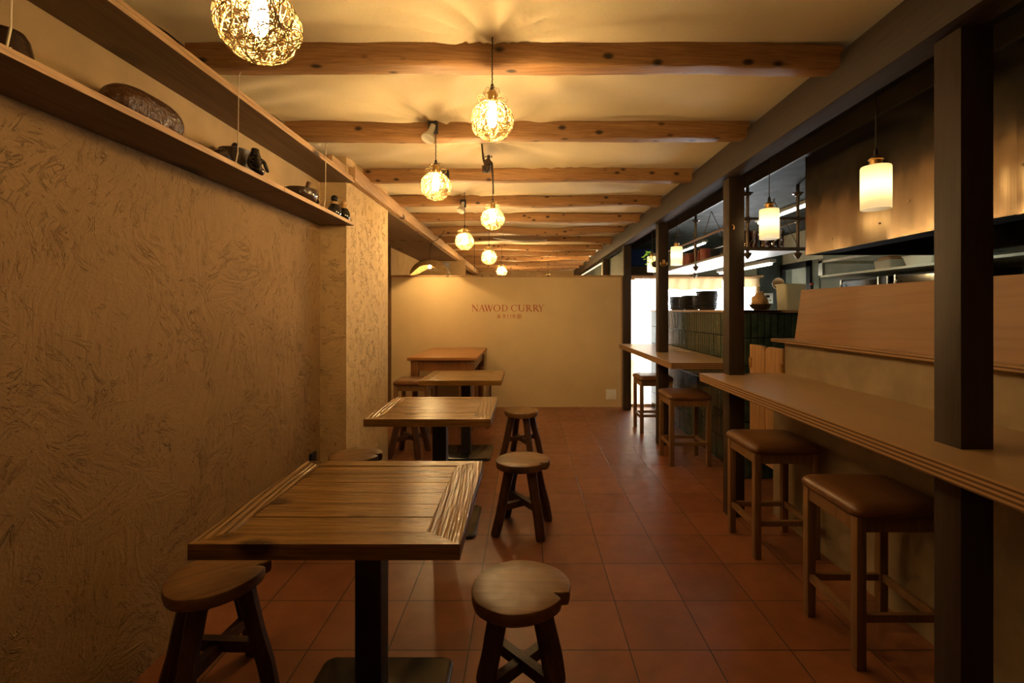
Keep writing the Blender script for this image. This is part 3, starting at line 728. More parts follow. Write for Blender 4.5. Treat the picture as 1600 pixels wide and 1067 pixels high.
# fluorescent fixtures
for nm, x, z, y0_, y1_, lab in (('fluorescent_light', 2.42, 1.875, 4.62, 5.9, 'long fluorescent strip light fixed under the hanging shelf'), ('fluorescent_light', 2.75, 2.445, 4.4, 5.6, 'fluorescent strip light high in the kitchen beyond the hood'), ('fluorescent_light', 2.75, 2.445, 7.2, 8.4, 'added fluorescent strip light on the kitchen ceiling farthest back, brightening the far wall'), ('fluorescent_light', 3.0, 1.93, 3.0, 4.0, 'cool strip light glowing under the edge of the steel hood')):  # the farthest-back strip is added to brighten the upper far wall
    t = thing(nm, (x, y0_, z), lab, 'light', 'kitchen strip lights')
    w = y1_-y0_
    MB().box(-0.035, 0.035, 0, w, 0, 0.035, 0.004).build('housing', 'white', t)
    MB().tube([(0, 0.03, -0.014), (0, w-0.03, -0.014)], 0.012, 10).build('tube', 'tube', t, True)

# hood
hd = thing('extractor_hood', (0, 0, 0), 'large brushed steel extractor hood above the kitchen counter', 'hood')
MB().box(1.95, 1.965, -1.2, 3.29, 1.79, 2.47).box(1.95, 2.95, 3.275, 3.29, 1.79, 2.47).build('hood_face', 'steel', hd)
m = MB(); m.prism([(1.965, -1.2, 1.795), (2.15, -1.2, 1.80), (2.15, -1.2, 1.86), (1.965, -1.2, 1.80)], (0, 4.47, 0)); m.box(2.9, 2.95, -1.2, 3.27, 1.79, 2.47); m.box(2.15, 2.9, -1.2, 3.27, 2.38, 2.40); m.build('gutter', 'steel_dark', hd)
MB().box(1.940, 1.950, 1.80, 1.865, 1.785, 2.47).build('seam_strip', 'steel', hd)
for y in (3.0, 2.6, 2.4, 1.84, 2.1):
    MB().lathe([(0.006, 0), (0.005, 0.004), (0, 0.005)], (1.95 if y != 1.84 else 1.94, y, 1.86+0.13*((y*7) % 1)), 10, ax=(-1, 0, 0)).build('rivet', 'steel', hd)

# kitchen back shelf and ovens
ks = thing('kitchen_wall_shelf', (0, 0, 0), 'pale kitchen wall shelf above the black ovens, beneath the hood', 'shelf')
MB().box(3.15, XR, 2.3, 5.05, 1.755, 1.775, 0.002).build('shelf_board', 'kcream', ks)
MB().box(3.18, 3.20, 2.3, 4.1, 1.885, 1.96).box(3.18, 3.20, 3.50, 3.53, 1.775, 1.885).build('wood_rail', 'door_wood', ks)
MB().box(3.13, 3.16, 4.98, 5.05, 1.775, 1.93).box(3.13, XR, 5.0, 5.05, 1.90, 1.93).box(3.13, 3.16, 4.1, 5.05, 1.905, 1.93).build('bracket', 'chrome', ks)
MB().box(3.5, XR, 1.5, 5.0, 0.0, 0.9).box(3.2, 3.5, 1.5, 5.0, 0.85, 1.42).build('cabinet', 'kgreen', ks)
for y0_, y1_, lab, h in ((4.22, 4.86, 'black microwave oven with a white edge handle, farther of the two', 1.715), (3.42, 4.15, 'black microwave oven nearer the post, with a pale control strip', 1.72)):
    t = thing('microwave', (3.25, y0_, 1.42), lab, 'microwave', 'black microwaves in the kitchen')
    MB().box(0, 0.35, 0, y1_-y0_, 0, h-1.42, 0.006).build('body', 'black', t)
    w = y1_-y0_
    MB().box(-0.008, 0.0, 0.14, w-0.02, 0.02, h-1.44).build('door', 'microglass', t)
    for a_, c_ in ((w-0.02, w), (0.11, 0.125), (0.0, 0.012)): MB().box(-0.014, 0.0, a_, c_, 0, h-1.42).build('frame_strip', 'chrome', t)
    MB().tube([(-0.03, w-0.05, 0.03), (-0.045, w-0.05, 0.06), (-0.045, w-0.05, 0.22), (-0.03, w-0.05, 0.25)], 0.007, 7).build('handle', 'white', t, True)
t = thing('food_bag_box', (3.28, 4.25, 1.775), 'clear tub holding brown dry goods on the kitchen shelf', 'box')
loft(MB(), [rrect(0.07, 0.09, 0.015, 0), rrect(0.078, 0.10, 0.015, 0.08)]).build('tub', 'milky', t, True)
loft(MB(), [rrect(0.062, 0.082, 0.015, 0.08), rrect(0.06, 0.08, 0.03, 0.105), rrect(0.04, 0.06, 0.03, 0.12)]).build('dry_goods', 'cork', t, True)
t = thing('clear_container', (3.28, 3.86, 1.775), 'wide empty clear container with a lid rim on the kitchen shelf', 'container')
loft(MB(), [rrect(0.07, 0.13, 0.02, 0), rrect(0.085, 0.15, 0.02, 0.075), rrect(0.092, 0.157, 0.02, 0.076), rrect(0.092, 0.157, 0.02, 0.085), rrect(0.08, 0.145, 0.02, 0.085), rrect(0.066, 0.126, 0.02, 0.006)]).build('tub', 'milky', t, True)
t = thing('wire_basket', (3.28, 3.45, 1.775), 'dark wire basket on the kitchen shelf beside the foreground post', 'basket')
m = MB()
for i in range(12): m.tube([(-0.09, -0.13+0.0235*i, 0.0), (-0.09, -0.13+0.0235*i, 0.09)], 0.0022, 4)
for z in (0.004, 0.045, 0.09): m.tube([(-0.09, -0.13, z), (-0.09, 0.13, z), (0.09, 0.13, z), (0.09, -0.13, z)], 0.003, 4, closed=True)
m.build('wires', 'black', t)

# things seen over the window rail
t = thing('blue_hanging_cloth', (1.95, 8.3, 1.93), 'deep blue cloth-covered box stored high beyond the window rail', 'box')
MB().box(-0.25, 0.22, -0.2, 0.2, 0.23, 0.52, 0.01).build('blue_cover', 'blue', t)
MB().box(-0.27, 0.24, -0.2, 0.2, -0.02, 0.225, 0.006).build('crate', 'shelf', t)
t = thing('pale_box', (2.21, 7.3, 1.912), 'white box standing on the ledge behind the hanging plant', 'box')
MB().box(-0.13, 0.16, -0.1, 0.1, 0, 0.17, 0.005).build('box_body', 'white', t)

# hanging plant
pp = P(1020, 408, 5.3)
t = thing('hanging_plant', pp.to_tuple(), 'small leafy green plant hanging in a coconut pot beside the ringed post', 'plant')
MB().ball((0.03, 0, -0.035), 0.042, 10, (1, 1, 0.85)).build('coconut_pot', 'bronze', t, 'all')
MB().tube([(0.0, 0, 0.0), (-0.005, 0, 0.1), (-0.01, 0, 2.45-pp.z)], 0.003, 5).build('hanging_cord', 'cord', t)
random.seed(11); m = MB()
for i in range(26):
    a = random.uniform(0, 6.28); e = random.uniform(-0.9, 1.4); R0 = random.uniform(0.02, 0.10)
    c = Vector((0.01+R0*math.cos(a), R0*math.sin(a)*0.8, 0.02+0.085*math.sin(e)))
    d = Vector((math.cos(a), math.sin(a), random.uniform(-0.8, 0.6))).normalized(); s = d.orthogonal().normalized(); ln = random.uniform(0.035, 0.06)
    nrm = d.cross(s)
    vs = [m.b.verts.new(c+d*ln*u+s*ln*0.33*w_+nrm*0.004*(1 if w_ == 0 else 0)) for u, w_ in ((0, 0), (0.35, 1), (0.7, 0.7), (1, 0), (0.7, -0.7), (0.35, -1))]
    m.b.faces.new(vs)
    m.tube([(0.02, 0, -0.02), c], 0.0015, 4)
m.build('foliage', 'leaf', t)
# ring on the post
t = thing('brass_ring_pull', (P(1037, 411, 4.90).x, 4.905, P(1037, 411, 4.90).z), 'brass ring pull fixed to the front of the third post', 'ring')
MB().tube([(0.034*math.cos(a), -0.012, -0.006+0.026*math.sin(a)) for a in [math.radians(150+240*i/20) for i in range(21)]], 0.0055, 7).build('ring', 'brass', t, True)
MB().ball((0, -0.008, 0.022), 0.015, 8).ball((0, -0.006, -0.0), 0.018, 8, (1, 0.5, 1)).build('boss', 'brass', t, 'all')
h = P(1133, 354, 3.20)
tag(MB().tube([(0, 0, 0.01), (-0.004, -0.02, 0.012), (-0.002, -0.035, -0.002), (0, -0.03, -0.018), (0, -0.02, -0.02)], 0.0035, 6).build('wall_hook', 'brass', smooth=True, loc=(h.x+0.05, 3.207, h.z)), 'tiny brass hook on the second post near the glass lamp', 'hook')

# ------------------------------------------------------------------ tables
def cafe_table(loc, label, first=None):
    if first: return dup(first, loc, label)
    t = thing('dining_table', loc, label, 'table', 'reclaimed pine tables along the left wall')
    hx, hy, zt, th, fw, rw = 0.372, 0.355, 0.77, 0.044, 0.075, 0.105
    m = MB()
    # mitred frame boards
    def board(pts, mi):
        m.prism([(x, y, zt-th) for x, y in pts], (0, 0, th), mi)
    xi0, xi1, yi0, yi1 = -hx+fw, hx-rw, -hy+fw, hy-fw*0.8
    board([(-hx, -hy), (hx, -hy), (xi1, yi0), (xi0, yi0)], 0)
    board([(xi0, yi1), (xi1, yi1), (hx, hy), (-hx, hy)], 0)
    board([(-hx, -hy), (xi0, yi0), (xi0, yi1), (-hx, hy)], 1)
    board([(hx, -hy), (hx, hy), (xi1, yi1), (xi1, yi0)], 1)
    n = 6; g = 0.0016
    cut = [yi0+(yi1-yi0)*k_/n+(random.uniform(-0.012, 0.012) if 0 < k_ < n else 0) for k_ in range(n+1)]
    for a, c in zip(cut[:-1], cut[1:]):
        m.box(xi0+g, xi1-g, a+g, c-g, zt-th+0.002, zt-0.0015-random.random()*0.001, 0.0012, 0, 1)
    m.build('tabletop', ['top_x', 'top_y'], t)
    MB().box(-0.045, 0.045, -0.045, 0.045, 0.018, zt-th, 0.003).build('pedestal', 'black', t)
    MB().box(-0.16, 0.16, -0.16, 0.16, zt-th-0.012, zt-th).build('mounting_plate', 'black', t)
    loft(MB(), [rrect(0.255, 0.235, 0.04, 0.0), rrect(0.255, 0.235, 0.04, 0.012), rrect(0.248, 0.228, 0.04, 0.018)]).build('base_plate', 'blackgloss', t, True)
    return t
random.seed(5)
T1 = cafe_table((-0.541, 1.665, 0), 'reclaimed pine table with a framed plank top, nearest the camera')
T1.children[3].location = (-0.01, -0.02, 0)
T2 = cafe_table((-0.565, 3.137, 0), 'reclaimed pine table, second from the camera, beside the plastered column', T1)
T3 = cafe_table((-0.581, 4.64, 0), 'reclaimed pine table, third from the camera, in front of the orange brown table', T1)
# turned-leg table at the partition
t = thing('farmhouse_table', (-0.958, 6.105, 0), 'orange brown table with turned legs pushed against the lettered partition', 'table')
zt = 0.864
MB().box(-0.402, 0.402, -0.695, 0.695, zt-0.038, zt, 0.008).build('tabletop', 'brown_top', t, True)
MB().box(-0.34, 0.34, -0.635, -0.615, zt-0.16, zt-0.038).box(-0.34, 0.34, 0.61, 0.63, zt-0.16, zt-0.038).box(-0.35, -0.33, -0.63, 0.63, zt-0.16, zt-0.038).box(0.33, 0.35, -0.63, 0.63, zt-0.16, zt-0.038).build('apron', 'brown_leg', t)
for sx in (-1, 1):
    for sy in (-1, 1):
        x, y = sx*0.325, sy*0.61
        m = MB().box(x-0.042, x+0.042, y-0.042, y+0.042, zt-0.25, zt-0.038, 0.003)
        m.lathe([(0.041, zt-0.25), (0.028, zt-0.262), (0.040, zt-0.28), (0.040, zt-0.30), (0.026, zt-0.315), (0.033, 0.46), (0.038, 0.30), (0.030, 0.13), (0.022, 0.10), (0.034, 0.08), (0.034, 0.05), (0.022, 0.0), (0, 0)], (x, y, 0), 18)
        m.build('leg', 'brown_leg', t, True)

# ------------------------------------------------------------------ round log stools
def log_stool(loc, label, rz=0.0, first=None):
    G = 'rustic round stools around the pine tables'
    if first: return dup(first, loc, label, rz)
    t = thing('round_stool', loc, label, 'stool', G, rz)
    N = 96; R0 = 0.168
    def outline(inset, z, amp=1.0):
        o = []
        for i in range(N):
            a = 2*math.pi*i/N
            r = R0*(1+0.035*math.sin(2*a+0.6)+0.02*math.sin(3*a+2)+0.012*noise.noise(Vector((math.cos(a)*3, math.sin(a)*3, 5))))
            d = math.degrees(a)
            dd = (d-337+180) % 360-180
            if abs(dd) < 6: r -= 0.045*(1-abs(dd)/6)**0.7
            if -30 < dd < -6: r -= 0.010*(dd+30)/24
            o.append(((r-inset)*math.cos(a), (r-inset)*math.sin(a), z+0.0025*noise.noise(Vector((math.cos(a)*2, math.sin(a)*2, z*9)))*amp))
        return o
    m = MB()
    loft(m, [outline(0.016, 0.400), outline(0.004, 0.405), outline(0.0, 0.418), outline(0.000, 0.441), outline(0.002, 0.4465), outline(0.007, 0.449), outline(0.06, 0.450), outline(0.11, 0.4505)])
    m.build('seat', 'seat', t, True)
    for k_ in range(4):
        a = math.radians(45+90*k_)
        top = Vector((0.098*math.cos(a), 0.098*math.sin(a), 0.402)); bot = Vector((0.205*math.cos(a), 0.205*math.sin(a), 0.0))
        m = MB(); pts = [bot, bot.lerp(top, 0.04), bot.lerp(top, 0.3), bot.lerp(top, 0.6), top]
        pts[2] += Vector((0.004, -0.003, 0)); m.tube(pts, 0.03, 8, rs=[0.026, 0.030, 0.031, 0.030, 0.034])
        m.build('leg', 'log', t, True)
    for s_ in (0, 1):
        a = math.radians(45+90*s_); d = Vector((math.cos(a), math.sin(a), 0)); n_ = Vector((-d.y, d.x, 0)); z = 0.15+0.012*s_
        m = MB(); A = d*0.17; m.prism([Vector((0, 0, z))+A+n_*0.016, Vector((0, 0, z))+A-n_*0.016, Vector((0, 0, z))-A-n_*0.016, Vector((0, 0, z))-A+n_*0.016], (0, 0, 0.04))
        m.build('cross_brace', 'log', t)
    return t
S1 = log_stool((-0.017, 1.655, 0), 'round stool with a split notched seat at the bottom centre, right of the nearest table', 0.0)
log_stool((-0.017, 3.05, 0), 'round notched stool in the aisle, right of the gap between first and second tables', math.radians(-12), S1)
log_stool((-0.037, 4.54, 0), 'small-looking round stool farthest down the aisle, right of the third table', math.radians(70), S1)
log_stool((-1.13, 1.74, 0), 'round stool tucked between the rough wall and the nearest table', math.radians(42), S1)
log_stool((-1.13, 3.14, 0), 'round stool whose seat just shows behind the nearest table by the column', math.radians(25), S1)
log_stool((-1.13, 4.60, 0), 'round stool seen only by its legs beneath the second table', math.radians(-8), S1)

# ------------------------------------------------------------------ cushioned bar stools
def bar_stool(loc, label, first=None, rz=0.0, group='cushioned square stools along the counters'):
    if first: return dup(first, loc, label, rz, group)
    t = thing('bar_stool', loc, label, 'stool', group, rz)
    w, d, h = 0.37, 0.36, 0.60; lg = 0.038
    for sx in (0, 1):
        for sy in (0, 1):
            x, y = sx*(w-lg), sy*(d-lg)
            MB().box(x, x+lg, y, y+lg, 0, h, 0.003).build('leg', 'oak', t, True)
    MB().box(lg, w-lg, 0.006, 0.026, h-0.06, h).box(lg, w-lg, d-0.026, d-0.006, h-0.06, h).box(0.006, 0.026, lg, d-lg, h-0.06, h).box(w-0.026, w-0.006, lg, d-lg, h-0.06, h).build('apron', 'oak', t)
    for bx in ((lg, w-lg, 0.008, 0.03, 0.185, 0.215), (lg, w-lg, d-0.03, d-0.008, 0.165, 0.195), (0.008, 0.03, lg, d-lg, 0.165, 0.20), (w-0.03, w-0.008, lg, d-lg, 0.165, 0.20)):
        MB().box(*bx, 0.002).build('stretcher', 'oak', t)
    e = 0.012
    def cr(ins, z): return [(x+w/2, y+d/2, z) for x, y, z in rrect(w/2+e-ins, d/2+e-ins, 0.035, z, 6)]
    m = loft(MB(), [cr(0.006, h), cr(0.0, h+0.008), cr(-0.002, h+0.022), cr(0.004, h+0.036), cr(0.018, h+0.048), cr(0.045, h+0.054), cr(0.10, h+0.056), cr(0.15, h+0.056)])
    m.build('cushion', 'leather', t, 'all')
    return t
B1 = bar_stool((1.292, 1.84, 0), 'square stool with tan leather cushion, nearest the camera at the long counter')
bar_stool((1.292, 2.66, 0), 'square stool with tan leather cushion, second at the long counter, before the second post', B1)
bar_stool((1.300, 4.24, 0), 'square stool with tan leather cushion, between the second and third posts', B1)
bar_stool((1.308, 5.37, 0), 'square stool with leather cushion, farthest, silhouetted against the bright curtain', B1)
bar_stool((-1.41, 5.05, 0), 'wooden square stool left of the orange brown table', B1, 0.0, 'square stools at the orange brown table')
bar_stool((-0.80, 5.62, 0), 'wooden square stool tucked under the right side of the orange brown table', B1, 0.0, 'square stools at the orange brown table')

# ------------------------------------------------------------------ woven pendants
def weave_mesh():
    random.seed(21); m = MB(); R = 0.084
    def pt(d, w=1.0):
        r = R*w
        return Vector((d.x*r*1.02, d.y*r*1.02, d.z*r*0.95))
    for i in range(44):
        ax = Vector((random.gauss(0, 1), random.gauss(0, 1), random.gauss(0, 0.8))).normalized()
        off = random.uniform(-0.75, 0.75); u = ax.orthogonal().normalized(); v = ax.cross(u); rr = math.sqrt(1-off*off)
        ph = random.uniform(0, 6.28); pts = []
        n = 40
        for k_ in range(n):
            a = 2*math.pi*k_/n
            d = (ax*(off+0.06*math.sin(3*a+ph)) + (u*math.cos(a)+v*math.sin(a))*rr).normalized()
            if d.z > 0.93: d.z = 0.93
            pts.append(pt(d, 1+0.03*math.sin(5*a+ph)+random.uniform(-0.008, 0.008)))
        m.tube(pts, 0.0011, 4, closed=True)
    # small curls all over
    for i in range(80):
        d = Vector((random.gauss(0, 1), random.gauss(0, 1), random.gauss(0, 1))).normalized()
        if d.z > 0.85: continue
        u = d.orthogonal().normalized(); v = d.cross(u); s_ = random.uniform(0.008, 0.018); c = pt(d, random.uniform(0.98, 1.04))
        m.tube([c+u*math.cos(a)*s_+v*math.sin(a)*s_ for a in [2*math.pi*q_/9 for q_ in range(9)]], 0.0010, 4, closed=True)
    return m
def neck_mesh():
    m = MB(); random.seed(4)
    for i in range(9):
        a = 2*math.pi*i/9; c = Vector((0.046*math.cos(a), 0.046*math.sin(a), 0.088+0.008*math.sin(i*2))); u = Vector((math.cos(a), math.sin(a), 0)); v = Vector((0, 0, 1)); s_ = 0.014+0.006*random.random()
        m.tube([c+u*math.cos(q_)*s_+v*math.sin(q_)*s_ for q_ in [2*math.pi*j/12 for j in range(12)]], 0.0012, 4, closed=True)
    for i in range(7):
        a = 2*math.pi*i/7+0.4; c = Vector((0.028*math.cos(a), 0.028*math.sin(a), 0.118)); u = Vector((-math.sin(a), math.cos(a), 0)); v = Vector((0, 0, 1)); s_ = 0.012
        m.tube([c+u*math.cos(q_)*s_+v*math.sin(q_)*s_ for q_ in [2*math.pi*j/10 for j in range(10)]], 0.0012, 4, closed=True)
    return m
PG = 'woven globe pendant lamps'
def pendant(loc, label, ztop, first=None, sc=1.0, bend=(0, 0)):
    if first:
        t = first.copy(); COL.objects.link(t); t.location = loc; t.scale = (sc, sc, sc); t['label'] = label
        for ch in first.children:
            if ch.name.startswith('cord'): continue
            c = ch.copy(); COL.objects.link(c); c.parent = t
            if ch.name.startswith('bulb'):
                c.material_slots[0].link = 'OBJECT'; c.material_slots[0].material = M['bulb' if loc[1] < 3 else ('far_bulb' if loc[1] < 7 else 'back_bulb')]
    else:
        t = thing('woven_pendant_lamp', loc, label, 'lamp', PG)
        weave_mesh().build('woven_shade', 'weave', t, 'all')
        neck_mesh().build('shade_collar', 'weave', t, 'all')
        MB().lathe([(0, 0.075), (0.019, 0.075), (0.019, 0.115), (0.015, 0.122), (0.012, 0.122), (0, 0.124)], n=18).build('socket', 'brass', t, True)
        MB().lathe([(0, 0.122), (0.011, 0.122), (0.006, 0.150), (0, 0.15)], n=12).build('socket_cap', 'black', t, True)
        MB().lathe([(0.012, 0.076), (0.014, 0.055), (0.019, 0.03), (0.0195, -0.005), (0.012, -0.022), (0, -0.026)], n=16).build('bulb', 'dim_bulb', t, 'all')
    L_ = (ztop-loc[2])/sc
    pts = [(0, 0, 0.145)]+[(bend[0]*s_+0.0015*math.sin(s_*60), bend[1]*s_, 0.145+(L_-0.145)*s_) for s_ in [i/24 for i in range(1, 25)]]
    MB().tube(pts, 0.0026, 5).build('cord', 'cord', t)
    return t
lamps = [((-0.592, 1.05, 2.045), 'woven globe pendant lamp at top left, largest and nearest the camera', 2.55, 1.0),
         ((-0.137, 1.95, 2.190), 'woven globe pendant lamp hanging from the first beam near top centre', 2.54, 1.0),
         ((-0.516, 2.72, 2.121), 'woven globe pendant lamp hanging left, in front of the second beam', 2.50, 1.0),
         ((-0.224, 3.24, 2.033), 'woven globe pendant lamp held beneath the hanging monkey figure', 2.215, 0.92),
         ((-0.579, 4.50, 2.062), 'woven globe pendant lamp lower left, hanging before the fourth beam', 2.54, 1.02),
         ((-0.409, 5.30, 1.999), 'woven globe pendant lamp just above the lettered partition, centre', 2.50, 1.0),
         ((-0.400, 8.00, 2.060), 'woven globe pendant lamp half hidden behind the lettered partition', 2.50, 1.0),
         ((0.45, 9.50, 2.02), 'added woven globe pendant lamp, unseen beyond the partition, lighting the far ceiling', 2.50, 1.0),  # added out of sight to light the far ceiling
         ((-0.35, 11.2, 2.02), 'added woven globe pendant lamp, unseen deepest beyond the partition, brightening the last bays', 2.50, 1.0)]  # also added, unseen, to brighten the deepest ceiling bays
LP = None
for k_, (loc, lab, zt_, sc_) in enumerate(lamps):
    o = pendant(loc, lab, zt_, LP, sc_, bend=(0, 0)); LP = LP or o

# woven saddle dome over the orange brown table
dp = P(672, 417, 6.35)
t = thing('dome_pendant_lamp', dp.to_tuple(), 'wide woven dome pendant lamp in front of the left end of the partition top', 'lamp')
b = bmesh.new(); NA, NR = 56, 12; R = 0.27; rings = []
for j in range(NR+1):
    s_ = j/NR; ring = []
    for i in range(NA):
        a = 2*math.pi*i/NA; rr = R*math.sin(s_*math.pi/2*0.98)
        drop = 0.21*(1-math.cos(s_*math.pi/2)) 
        lift = s_**2*0.075*math.cos(2*a+math.pi)   # saddle: front and back lifted
        ring.append(b.verts.new((rr*math.cos(a)*1.0, rr*math.sin(a)*0.85, 0.10-drop-lift if False else 0.10-drop+s_**3*0.12*(math.sin(a)**4))))
    rings.append(ring)
for A, B in zip(rings[:-1], rings[1:]):
    for k_ in range(NA): b.faces.new((A[k_], A[(k_+1) % NA], B[(k_+1) % NA], B[k_]))
q = MB(); q.b.free(); q.b = b
bmesh.ops.remove_doubles(q.b, verts=q.b.verts, dist=1e-5)
o = q.build('woven_shade', 'dome', t, 'all'); sm = o.modifiers.new('thick', 'SOLIDIFY'); sm.thickness = 0.003
MB().ball((0, -0.02, 0.0), 0.022, 10).build('bulb', 'dome_bulb', t, 'all')
MB().lathe([(0, 0.02), (0.016, 0.02), (0.018, 0.07), (0.012, 0.098), (0, 0.10)], n=14).build('socket', 'black', t, True)
cpts = [(0, 0, 0.10), (0, 0, 0.27)] + [tuple(P(px, py, 6.35 - 0.9*(px-674)/20)-dp) for px, py in ((676, 377), (683, 375), (689, 368), (694, 360))]
MB().tube(cpts, 0.004, 5).build('cord', 'cord', t)

# ------------------------------------------------------------------ opal cylinder pendants
OG = 'white glass cylinder pendants over the counters'
def opal(loc, label, first=None):
    if first: return dup(first, loc, label)
    t = thing('glass_pendant_lamp', loc, label, 'lamp', OG)
    m = MB(); r = 0.060; m.lathe([(r*0.97, -0.0975), (r, -0.096), (r, 0.090), (r*0.96, 0.0965), (0.02, 0.0975)], n=40); m.build('glass_shade', 'opal', t, True)
    MB().ball((0, 0, 0.005), 0.028, 10, (1, 1, 1.3)).build('bulb', 'opal_bulb', t, 'all')
    MB().lathe([(0, 0.096), (0.025, 0.096), (0.025, 0.125), (0.030, 0.127), (0.030, 0.131), (0.022, 0.139), (0.010, 0.146), (0, 0.147)], n=24).build('brass_cap', 'brass', t, True)
    MB().lathe([(0, 0.146), (0.010, 0.146), (0.009, 0.170), (0.004, 0.180), (0, 0.18)], n=12).build('socket_cap', 'black', t, True)
    MB().tube([(0, 0, 0.175), (0, 0, 0.45), (0.0, 0, 0.615)], 0.0028, 5).build('cord', 'cord', t)
    return t
O1 = opal((1.595, 2.15, 1.965), 'lit white glass cylinder pendant, largest, left of the foreground post')
opal((1.60, 3.10, 1.972), 'lit white glass cylinder pendant just right of the second post', O1)
opal((1.59, 4.97, 1.975), 'lit white glass cylinder pendant just right of the third post', O1)
opal((1.60, 5.97, 1.985), 'lit white glass cylinder pendant behind the third post by the plant', O1)

# ------------------------------------------------------------------ small ceiling fittings
def spot(loc, label, first=None):
    if first: return dup(first, loc, label)
    t = thing('spotlight', loc, label, 'spotlight', 'unlit reflector spots clipped to beams')
    MB().box(-0.028, 0.028, -0.02, 0.01, 0.0, 0.075, 0.004).build('bracket', 'black', t)
    m = MB().lathe([(0, 0.06), (0.018, 0.06), (0.018, 0.02), (0.022, 0.0), (0.038, -0.03), (0.040, -0.045), (0.030, -0.050), (0, -0.046)], (-0.012, -0.035, -0.01), 20, ax=(0.25, 0.45, 1)); m.build('reflector_bulb', 'reflector', t, True)
    return t
SP = spot(tuple(P(677, 209, 2.81)), 'unlit white reflector spotlight clipped to the second beam')
spot(tuple(P(724, 324, 4.64)), 'unlit white reflector spotlight clipped to the fourth beam', SP)
tag(MB().box(-0.028, 0.028, -0.02, 0.02, -0.035, 0.035, 0.004).build('beam_bracket', 'black', loc=P(696, 273, 3.76)), 'small black bracket on the face of the third beam', 'bracket')
# tapered board hung beneath far beams
bx = P(812, 372, 6.38)
t = thing('hanging_board', bx.to_tuple(), 'tapered wooden board like a blade hung under the far beams', 'board')
MB().prism([(-0.33, 0, 0.022), (0.31, 0, 0.012), (0.335, 0, 0.005), (0.335, 0, -0.02), (0.30, 0, -0.026), (0.0, 0, -0.03), (-0.2, 0, -0.014), (-0.32, 0, 0.006)], (0, 0.10, 0)).build('board', 'shelf', t)
t.scale = (1.11, 1, 1.1)
MB().tube([(-0.2, 0.05, 0.015), (-0.2, 0.05, (2.46-bx.z)/1.1)], 0.002, 4).tube([(0.25, 0.05, 0.01), (0.25, 0.05, (2.46-bx.z)/1.1)], 0.002, 4).build('wire', 'cord', t)
for px, ya, yb_, D, l in ((741.5, 387, 425, 7.32, 'left of the pendant above the partition'), (870, 376, 404, 8.2, 'right of the partition lettering')):
    a = P(px, yb_, D)
    tag(MB().tube([(0, 0, 0), (0, 0, 2.47-a.z)], 0.004, 4).build('hanging_wire', 'cord', loc=a), 'thin dark wire hanging from the far beams, '+l, 'wire', 'thin wires under the far beams')

# monkey figure
def skin(name, pts, edges, mat, parent=None, loc=(0, 0, 0), sub=2):
    me = bpy.data.meshes.new(name); me.from_pydata([p[:3] for p in pts], edges, []); me.materials.append(M[mat])
    o = bpy.data.objects.new(name, me); COL.objects.link(o); o.location = loc
    if parent: o.parent = parent
    md = o.modifiers.new('skin', 'SKIN')
    if not me.skin_vertices: me.skin_vertices.new()
    for sv, p in zip(me.skin_vertices[0].data, pts): sv.radius = (p[3], p[3]*0.85)
    me.skin_vertices[0].data[0].use_root = True
    md.use_smooth_shade = True
    s_ = o.modifiers.new('sub', 'SUBSURF'); s_.levels = sub; s_.render_levels = sub
    return o
DM = 3.14; mo = P(761, 258, DM)
t = thing('monkey_figure', mo.to_tuple(), 'dark bronze monkey figure swinging by one arm from the ceiling, holding a lamp cord', 'figurine')
def Q(px, py, r, dy=0.0): 
    p = P(px, py, DM)-mo; return (p.x, p.y+dy, p.z, r)
pts = [Q(760, 266, .019), Q(761, 258, .024), Q(762, 252, .022), Q(763, 248.5, .011), Q(763.5, 245, .018), Q(763.5, 242, .013),
       Q(756, 252, .012), Q(754, 238, .008), Q(752.5, 222, .0065), Q(752, 212, .007),
       Q(768, 255, .012), Q(769.5, 270, .009), Q(769.5, 288, .0065, 0.07), Q(769, 298, .008, 0.10),
       Q(756, 270, .014, -0.02), Q(757, 264, .011, -0.07), Q(758, 273, .008, -0.075), Q(758, 275, .007, -0.10),
       Q(764, 270, .014, -0.02), Q(765, 264, .011, -0.06), Q(763, 273, .008, -0.065), Q(763, 275, .007, -0.09)]
ed = [(0, 1), (1, 2), (2, 3), (3, 4), (4, 5), (2, 6), (6, 7), (7, 8), (8, 9), (2, 10), (10, 11), (11, 12), (12, 13), (0, 14), (14, 15), (15, 16), (16, 17), (0, 18), (18, 19), (19, 20), (20, 21)]
skin('body', pts, ed, 'bronze', t)
f = Q(763.5, 245, .02); MB().ball((f[0], f[1]-0.018, f[2]-0.004), 0.012, 8, (1, .8, .8)).build('muzzle', 'bronze', t, 'all')
MB().ball((f[0]-0.02, f[1], f[2]), 0.008, 6, (.5, 1, 1)).ball((f[0]+0.02, f[1], f[2]), 0.008, 6, (.5, 1, 1)).build('ears', 'bronze', t, 'all')

# ------------------------------------------------------------------ objects on the left shelf
ZH = 2.044
t = thing('carved_bell', (-1.385, 1.26, ZH), 'dark bell-shaped pot at the top left corner of the picture, on the shelf', 'bell')
MB().lathe([(0, 0), (0.085, 0), (0.088, 0.006), (0.068, 0.014), (0.056, 0.04), (0.046, 0.09), (0.036, 0.108), (0, 0.115)], n=32).build('bell_body', 'darkpot', t, True)
t = thing('carved_drum', (-1.37, 1.70, ZH), 'large dark carved log-shaped vessel lying on the left shelf', 'vessel')
m = MB(); b = m.b; prof = []
for i in range(17):
    s_ = -1+2*i/16; prof.append((0.070*(1-abs(s_)**3.2)**0.5 if abs(s_) < 1 else 0, 0.160*s_))
m.lathe(prof, (0, 0, 0.071), 32, ax=(0, 1, 0))
m.build('vessel_body', 'carved', t, 'all')
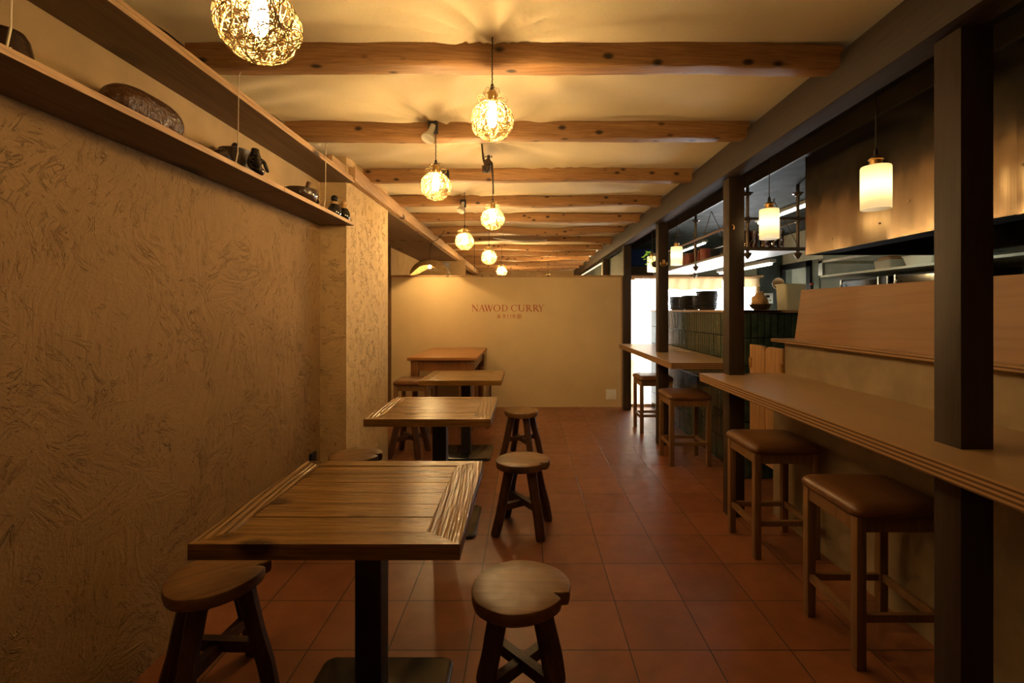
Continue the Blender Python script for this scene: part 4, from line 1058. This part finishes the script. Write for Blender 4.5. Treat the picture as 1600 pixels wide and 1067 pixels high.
# jug-like sculpture group
t = thing('carved_jug', (-1.405, 2.285, ZH), 'squat dark carved jug with a knob and spout on the left shelf', 'jug')
MB().lathe([(0, 0), (0.06, 0), (0.075, 0.03), (0.078, 0.08), (0.065, 0.12), (0.07, 0.135), (0.05, 0.142), (0, 0.145)], n=28).build('jug_body', 'bronze', t, True)
MB().lathe([(0, 0.14), (0.012, 0.145), (0.016, 0.16), (0.008, 0.172), (0, 0.174)], n=14).build('knob', 'bronze', t, True)
MB().tube([(0, -0.06, 0.06), (0, -0.10, 0.09), (0, -0.13, 0.075), (0, -0.15, 0.02)], 0.02, 10, rs=[0.035, 0.03, 0.022, 0.012]).build('spout', 'bronze', t, 'all')
t = thing('black_figurine', (-1.29, 2.245, ZH), 'glossy black crouching figurine beside the carved jug', 'figurine')
skin('figure_body', [(0, 0, 0.03, .035), (0, 0, 0.075, .032), (0.005, 0, 0.115, .018), (0.01, -0.005, 0.135, .026), (0.03, 0.03, 0.08, .012), (0.04, 0.05, 0.03, .01), (0.03, -0.03, 0.08, .012), (0.045, -0.04, 0.03, .01), (0.04, 0.02, 0.015, .016), (0.04, -0.02, 0.015, .016)],
     [(0, 1), (1, 2), (2, 3), (1, 4), (4, 5), (1, 6), (6, 7), (0, 8), (0, 9)], 'jar', t)
t = thing('mortar_bowl', (-1.36, 2.86, ZH), 'dark glazed mortar bowl with a pestle on the left shelf', 'bowl')
MB().lathe([(0, 0), (0.05, 0), (0.085, 0.025), (0.10, 0.06), (0.095, 0.092), (0.088, 0.095), (0.08, 0.06), (0, 0.03)], n=32).build('bowl', 'darkpot', t, True)
tag(MB().tube([(-0.0, 0.02, 0.04), (0.01, 0.05, 0.10), (0.015, 0.075, 0.155)], 0.014, 10, rs=[0.018, 0.013, 0.014]).build('pestle', 'log', smooth=True, loc=(-1.36, 2.86, ZH)), 'wooden pestle standing in the dark mortar bowl', 'pestle')
for k_, (x, y, s_, mt, l) in enumerate(((-1.31, 3.24, 1.0, 'jar', 'taller black stoppered jar at the far end of the left shelf'), (-1.285, 3.345, 0.92, 'cork', 'smaller black jar with pale stopper, last on the left shelf'), (-1.40, 3.17, 0.7, 'jar', 'little dark jar behind the taller stoppered jar'))):
    t = thing('small_jar', (x, y, ZH), l, 'jar', 'small stoppered jars on the left shelf'); t.scale = (s_, s_, s_)
    MB().lathe([(0, 0), (0.035, 0), (0.044, 0.02), (0.045, 0.055), (0.03, 0.085), (0.022, 0.092), (0.022, 0.10), (0, 0.10)], n=26).build('jar_body', 'jar', t, True)
    MB().lathe([(0.022, 0.088), (0.025, 0.092), (0.025, 0.104), (0.018, 0.108), (0, 0.108)], n=18).build('neck_band', 'cork', t, True)
    MB().ball((0, 0, 0.128), 0.024, 10).build('stopper', mt, t, 'all')
# black socket low on the wall
tag(MB().box(0, 0.02, -0.04, 0.04, -0.05, 0.05, 0.006).build('wall_outlet', 'black', loc=(WL, 3.28, 0.37)), 'small black outlet low on the rough wall by the column corner', 'outlet')
